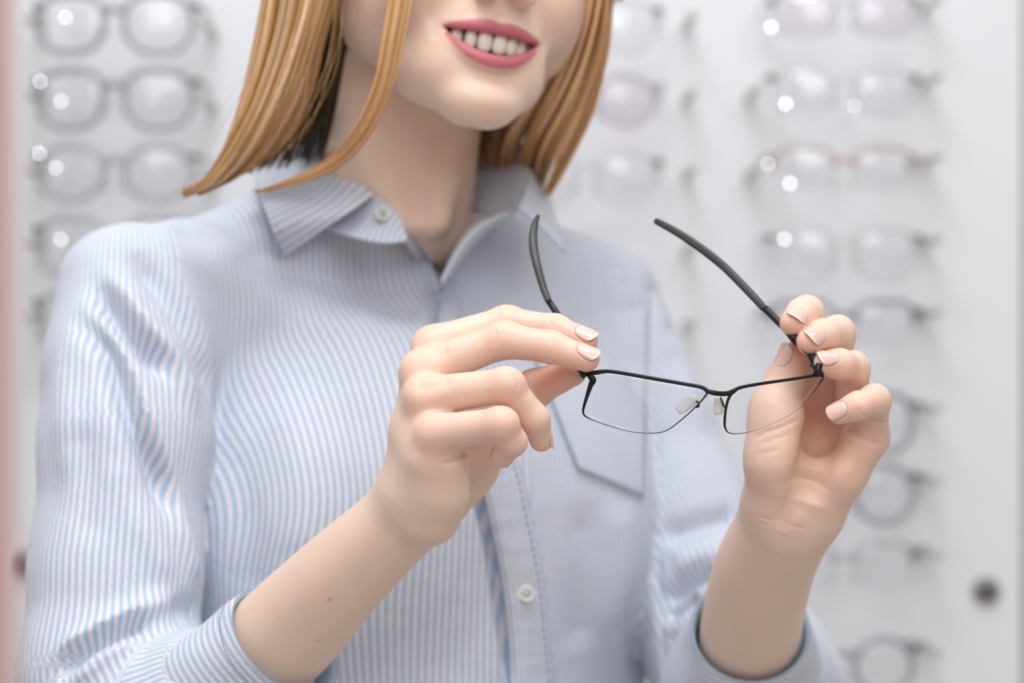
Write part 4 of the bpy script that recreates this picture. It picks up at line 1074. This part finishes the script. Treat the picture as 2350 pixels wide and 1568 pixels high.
# the loose lock in front of the cheek
def lock(line, width, n, seed, rad=0.36):
    r = np.random.default_rng(seed); c = crom(np.array([P(*a) for a in line]), K); w = crom(np.array(width, float)[:, None], K)[:, 0]
    t = np.linspace(0, 1, K); o = r.normal(size=(n, 2)) * 0.45; o /= np.maximum(1, np.linalg.norm(o, axis=1, keepdims=True))
    T = np.gradient(c, axis=0); T /= np.linalg.norm(T, axis=1)[:, None]; S = np.cross(T, np.array([0, 1, 0])); S /= np.linalg.norm(S, axis=1)[:, None]
    X = c[None] + S[None] * (o[:, 0, None] * w[None])[..., None]; X[..., 1] += o[:, 1, None] * w[None] * 0.45
    X += np.sin(t[None, :, None] * r.uniform(2, 6, (n, 1, 3)) + r.uniform(0, 6.28, (n, 1, 3))) * 0.35
    L = np.clip(1 - np.abs(r.normal(0, 0.10, n)), 0.6, 1)
    for i in range(n):
        q = t * L[i] * (K - 1); i0 = np.minimum(q.astype(int), K - 2); fr = (q - i0)[:, None]; X[i] = X[i, i0] * (1 - fr) + X[i, i0 + 1] * fr
    R = rad * (1 - 0.6 * t[None] ** 3) * r.uniform(0.75, 1.2, (n, 1))
    C = (COLH[r.integers(0, 5, n)] * 0.5 + COLH[1] * 0.7)[:, None] * r.uniform(0.9, 1.15, (n, 1, 1)) * np.ones((1, K, 1))
    return (X, np.broadcast_to(R, (n, K)), C)
it = [lock([(960, -420, 1.262), (935, -160, 1.250), (921, -10, 1.245), (903, 90, 1.243), (882, 190, 1.245), (842, 285, 1.252), (792, 350, 1.262), (735, 392, 1.272), (640, 428, 1.285), (585, 440, 1.29)],
           [9, 7.5, 6.2, 5.6, 5.2, 4.8, 4.2, 3, 1.5, .8], 220, 11),
      lock([(955, -420, 1.264), (925, -160, 1.253), (905, 0, 1.248), (893, 110, 1.246), (868, 230, 1.250), (830, 315, 1.257), (790, 365, 1.265)], [3, 3, 3, 3, 2.5, 2, 1], 50, 12)]
hair_mesh(it, 'hair_lock', hair_o)
# fly-away single hairs
fly = []
for k_ in range(36):
    x0 = rng.uniform(600, 800); fly.append(lock([(x0, -100, 1.28), (x0 - 20 + rng.normal() * 14, 120, 1.278), (x0 - 70 + rng.normal() * 18, 270, 1.28), (x0 - 150 + rng.normal() * 22, 400, 1.29)], [.5, .5, .5, .5], 1, 100 + k_, 0.13))
hair_mesh(fly, 'stray_hair', hair_o)
# crown and back of the head, above the picture
def cap_sdf(p):
    q = toh(p); d = ell(q, (0, -97, 86), (80, 97, 97)); d = smin(d, ell(q, (0, -125, 20), (72, 58, 90)), 30)
    d = smax(d, -(ell(q, (0, -10, 40), (66, 66, 96))), 6); return smax(d, -(q[:, 2] + 40 - 60 * np.clip((q[:, 1] + 115) / 25, 0, 1)), 8)
allp = np.array([fromh((x, y, z)) for x in (-85, 85) for y in (-200, 5) for z in (-50, 190)])
v, q = nets(cap_sdf, allp.min(0), allp.max(0), 3.5)
cap = mesh('hair_cap', v, q, M['hair'], hair_o, attrs={'col': np.tile(COLH[2] * 0.6, (len(v), 1))})
r = np.random.default_rng(21); n = 2600; t = np.linspace(0, 1, K)
side = r.choice([-1, 1], n); y0 = r.uniform(-175, -22, n)
keys = []
for i in range(n):
    s = side[i]; y = y0[i]; yb = y if y > -150 else -150 - (y + 150) * 0
    back = np.clip((-y - 60) / 110, 0, 1)
    e = r.uniform(0, 1)
    th = math.radians(90) * (1 - back) + math.radians(205) * back if False else None
    pts_ = [(s * 1, y, 182 - 0.0045 * (y + 97) ** 2), (s * 34, y - 4, 174 - 0.0045 * (y + 97) ** 2), (s * 66, y - 10 * back, 140 - .002 * (y + 97) ** 2), (s * (81 - 22 * back), y - 18 * back, 90), (s * (80 - 30 * back), y - 22 * back, (50 if y > -105 else 30)), (s * (78 - 34 * back), y - 14 * back - 6, (36 if y > -105 else -35 - 25 * e))]
    keys.append(crom(np.array(pts_) + r.normal(size=(6, 3)) * 1.2, K))
X = fromh(np.array(keys).reshape(-1, 3)).reshape(n, K, 3)
C = (COLH[r.integers(0, 5, n)])[:, None] * r.uniform(0.85, 1.1, (n, 1, 1)) * np.ones((1, K, 1))
hair_mesh([(X, np.full((n, K), 0.55), C)], 'crown_hair', hair_o)
print('hair', time.time() - T0)
# ================================================================== BACKGROUND
PY = 2080.0   # front face of the display panel
panel = empty('display_panel', (0.05, 2.09, 0.25), label='tall white wall panel with rows of pegs that carry eyeglasses', cat='display panel')
def B(px, py, y=PY): return P(px, py, y / 1000.0)
b0, b1 = B(-900, 0), B(2346, 0)
box('board', (b0[0], PY, 250), (b1[0], PY + 22, 2300), M['panel'], panel, bev=2)
tag(box('trim_1', (b1[0] + 3, PY + 4, 250), (b1[0] + 26, PY + 30, 2300), simple('pale_metal_trim', (0.62, 0.62, 0.6), 0.4, 0.2)), kind='structure')
def disc_peg(px, py, r, l, name='standoff', m1='steel', m2='chrome'):
    c = B(px, py); v, f = join([tube(np.array([c, c - np.array([0, l, 0])]), r, 24, up=(0, 0, 1)), tube(np.array([c - np.array([0, l, 0]), c - np.array([0, l + 2.0, 0])]), [r, r * .7], 24, up=(0, 0, 1))])
    o = mesh(name, v, f, M[m1], panel, smooth=False)
    v, f = tube(np.array([c - np.array([0, 0.2, 0]), c - np.array([0, 2.5, 0])]), r * 1.7, 24, up=(0, 0, 1)); mesh('washer', v, f, M[m2], o, smooth=False)
disc_peg(48, 1295, 7.5, 9); disc_peg(2262, 1357, 7.5, 9)
# pillar at the left edge, close to the camera
pl = tag(box('pink_pillar', (P(-500, 0, .56)[0], 520, 0), (P(36, 0, .56)[0], 560, 2600), M['pink'], bev=1), 'pink vertical pillar edge along the left border of the picture', 'pillar')

M['demo'] = thin_glass('demo_lens', (0.98, 0.98, 0.985), 0.04, 0.6); M['demo_pink'] = thin_glass('tinted_demo_lens', (0.955, 0.925, 0.95), 0.04, 0.6)
FR = {'grey': simple('grey_translucent_plastic', (0.45, 0.46, 0.49), 0.25, alpha=0.55), 'pale': simple('clear_plastic', (0.70, 0.70, 0.72), 0.2, alpha=0.45),
      'beige': simple('beige_plastic', (0.60, 0.50, 0.42), 0.3, alpha=0.6), 'rose': simple('rose_plastic', (0.62, 0.47, 0.44), 0.3, alpha=0.65),
      'olive': simple('dark_olive_metal', (0.10, 0.10, 0.08), 0.35, 0.4), 'mauve': simple('mauve_plastic', (0.55, 0.46, 0.55), 0.3, alpha=0.5), 'slate': simple('slate_grey_plastic', (0.38, 0.39, 0.42), 0.3, alpha=0.75)}
M['peg'] = simple('beige_rubber_peg', (0.55, 0.52, 0.47), 0.5); M['glint'] = simple('polished_chrome', (0.95, 0.95, 0.95), 0.04, 1.0)
def lens_outline(shape, w, h, n=40):
    o = []
    for i in range(n):
        a = math.tau * i / n; c, s = math.cos(a), math.sin(a)
        if shape == 'round': e = 1.0
        elif shape == 'square': e = 0.62
        else: e = 0.8
        x = math.copysign(abs(c) ** e, c) * w / 2; z = math.copysign(abs(s) ** e, s) * h / 2
        if shape in ('panto', 'square', 'cat'): x *= 1 + 0.10 * (z / h)
        if shape == 'cat': z += 0.10 * abs(x) if z > 0 else 0
        if shape == 'panto': z = z if z > 0 else z * 1.1
        o.append((x, z))
    return np.array(o)
PROTO = {}
def make_glasses(shape, colr, w=50, h=40, thick=2.4, bridge=17, half=False, demo='demo'):
    key = (shape, colr, w, h, thick, half, demo)
    if key in PROTO: return PROTO[key]
    r = bpy.data.objects.new('eyeglasses', None); COL.objects.link(r)
    pr = [r]; mat = FR[colr]
    for s in (-1, 1):
        o = lens_outline(shape, w, h) * np.array([s, 1]); cx = s * (w + bridge) / 2
        c3 = np.stack([o[:, 0] + cx, 0.0022 * (o[:, 0] + cx) ** 2 * 1.0, o[:, 1]], 1)
        if half: idx = [i for i in range(len(o)) if o[i, 1] > -h * 0.05]; cc = c3[idx]
        else: cc = np.vstack([c3, c3[:2]])
        v, f = tube(cc, [thick, thick * .8], 8, up=(0, 1, 0), caps=half); f_ = mesh('frame_rim', v, f, mat, None); f_.parent = r; pr.append(f_)
        ob = plate(c3 if s > 0 else c3[::-1], np.array([0, -1, 0]), 4.0, 0.0015, None, 'lens', M[demo], rings=5); ob.parent = r; pr.append(ob)
        x = s * (w + bridge / 2 - 1 + 1); z = h * 0.30; y = 0.0022 * x * x
        t_ = crom(np.array([(x, y - 1, z), (x + s * 5, y + 3, z), (x + s * 7, y + 14, z), (x + s * 6, y + 60, z - 1)]), 16)
        v, f = tube(t_, [1.6, 3.0], 8); q = mesh('temple', v, f, mat, None); q.parent = r; pr.append(q)
        v, f = tube(np.array([(x - s * 1, y - 2.5, z), (x + s * 4, y + 0.5, z)]), [2.8, 3.2], 10, up=(0, 1, 0)); q = mesh('hinge', v, f, FR['olive'] if colr not in ('rose', 'beige', 'mauve') else mat, None); q.parent = r; pr.append(q)
        v, f = tube(np.array([(s * 6, 2, -2), (s * 8, 4, -8), (s * 10, 5, -14)]), [2.2, 1.2], 8, up=(0, 1, 0)); q = mesh('nose_pad', v, f, FR['pale'], None); q.parent = r; pr.append(q)
    bz = h * 0.18
    v, f = tube(crom(np.array([(-bridge / 2 - 2, 0, bz - 1), (0, -1.5, bz + 3), (bridge / 2 + 2, 0, bz - 1)]), 12), [thick * 1.2, thick], 8, up=(0, 1, 0)); q = mesh('bridge', v, f, mat, None); q.parent = r; pr.append(q)
    PROTO[key] = pr; r['used'] = 0
    return pr
def put_glasses(px, py, label, group, shape, colr, y=PY - 66, sc=1.0, tilt=0.0, yaw=0.0, **k):
    pr = make_glasses(shape, colr, **k); root = pr[0]
    if root.get('used', 0): 
        root = root.copy(); COL.objects.link(root)
        for c in pr[1:]:
            n = c.copy(); COL.objects.link(n); n.parent = root
    else: root['used'] = 1
    c = B(px, py, y) / 1000; root.location = c; root.rotation_euler = (0, tilt, yaw); root.scale = (sc, sc, sc)
    tag(root, label, 'glasses', group); return root
def peg(px, py, y0=PY, l=66, r=3.4, ball=True):
    c = B(px, py, y0 - l); base = np.array([c[0], y0, c[2]])
    v, f = tube(np.array([base, c]), r, 12, up=(0, 0, 1)); o = mesh('peg', v, f, M['peg'], panel)
    v, f = tube(np.array([c + np.array([0, 3.5, 0]), c + np.array([0, -1, 0]), c + np.array([0, -3.5, 0])]), r * 1.3, 16, up=(0, 0, 1)); mesh('peg_head', v, f, M['peg'], o)
KEYP = np.array([-100.0, 720.0, 2600.0])
def glint(px, py, r=2.2, y=PY - 72):
    r *= 0.48
    # added mirror pin, tilted to bounce the key light to camera as a glint
    c = B(px, py, y); n = unit(unit(KEYP - c) + unit(np.array(ORG) - c)); U = unit(np.cross(n, (0, 0, 1))); Wv = np.cross(n, U)
    ring = lambda rr, h: np.array([c + (U * math.cos(a) + Wv * math.sin(a)) * rr + n * h for a in np.linspace(0, math.tau, 20, endpoint=False)])
    v = np.vstack([ring(r, 0), ring(r * 1.15, -0.6), ring(r * 0.8, -2.2)]); f = [tuple(a) for a in grid_faces(3, 20, True)] + [tuple(range(20))]
    v2, f2 = tube(np.array([c - n * 1.5, [c[0], PY, c[2]]]), 0.8, 8, up=(0, 0, 1)); v, f = join([(v, f), (v2, f2)])
    mesh('glint_mirror', v, f, M['glint'], panel, smooth=False)
ORD = ['top', 'second', 'third', 'fourth', 'fifth', 'sixth', 'seventh', 'eighth', 'ninth']
# left column
LY = [32, 205, 378, 545, 715, 885, 1060, 1240]
for i, y in enumerate(LY[:5]):
    tail = ['in the top row at upper left', 'in the second row at upper left', 'in the third row at upper left, above her shoulder', 'half hidden behind the shoulder at left, fourth row', 'almost hidden behind the striped sleeve, fifth row at left'][i]
    put_glasses(262, y + 18, 'grey rounded eyeglasses on the wall ' + tail, 'eyeglasses in the left column of the wall', 'panto' if i != 2 else 'round', 'slate' if i < 2 else 'grey', w=56, h=46, thick=3.0)
    if i < 3: peg(470, y + 22)
    peg(62, y + 12)
for (x, y, r) in ((92, 187, 2.2), (90, 352, 2.2), (140, 232, 2.0), (128, 385, 2.0), (150, 40, 2.0), (140, 550, 2.0)): glint(x, y, r)
# middle column
for i, y in enumerate([48, 222, 398]):
    put_glasses(1345, y + 8, ['pale clear eyeglasses just right of the blonde hair, top row', 'pale mauve tinted eyeglasses right of the hair, second row', 'pale grey eyeglasses right of the hair, third row'][i], 'eyeglasses in the middle column of the wall', 'panto' if i != 1 else 'round', ['pale', 'mauve', 'pale'][i], w=50, h=42, thick=2.2, demo='demo_pink' if i == 1 else 'demo')
for y in (38, 212, 388, 565, 742): peg(1588, y)
for y in (205, 388): peg(1735, y, r=3.2)
# right column
spec = [(30, 'square', 'pale', 'clear square eyeglasses at the top of the right column', dict(w=50, h=38, thick=2.4, demo='demo_pink')),
        (208, 'panto', 'pale', 'clear eyeglasses with bright glints, second in the right column', dict(w=50, h=38, thick=2.2)),
        (392, 'cat', 'rose', 'brownish rose eyeglasses with dark brows, third in the right column', dict(w=50, h=38, thick=2.2, half=True)),
        (580, 'panto', 'pale', 'pale translucent eyeglasses, fourth in the right column', dict(w=52, h=42, thick=2.8)),
        (748, 'cat', 'slate', 'dark half-rim eyeglasses beside the raised fingertips', dict(w=52, h=40, thick=2.6, half=True)),
        (968, 'panto', 'slate', 'grey rounded eyeglasses right of the little finger', dict(w=50, h=46, thick=3.2)),
        (1135, 'round', 'slate', 'grey round eyeglasses right of the wrist', dict(w=50, h=48, thick=3.0)),
        (1305, 'cat', 'grey', 'thin half-rim eyeglasses right of the forearm', dict(w=50, h=40, thick=2.0, half=True)),
        (1530, 'round', 'slate', 'grey round eyeglasses at the bottom beside the elbow', dict(w=50, h=46, thick=2.8))]
for i, (y, sh, cl_, lab, kw) in enumerate(spec):
    put_glasses(1938, y, lab, 'eyeglasses in the right column of the wall', sh, cl_, yaw=0.02 * (i % 3 - 1), **kw)
    peg(2150, y - 32)
for (x, y, r) in ((1770, 62, 2.4), (1803, 238, 2.4), (1961, 243, 1.6), (1762, 376, 1.8), (1813, 421, 2.4), (1800, 549, 2.3)): glint(x, y, r)
print('total', time.time() - T0)
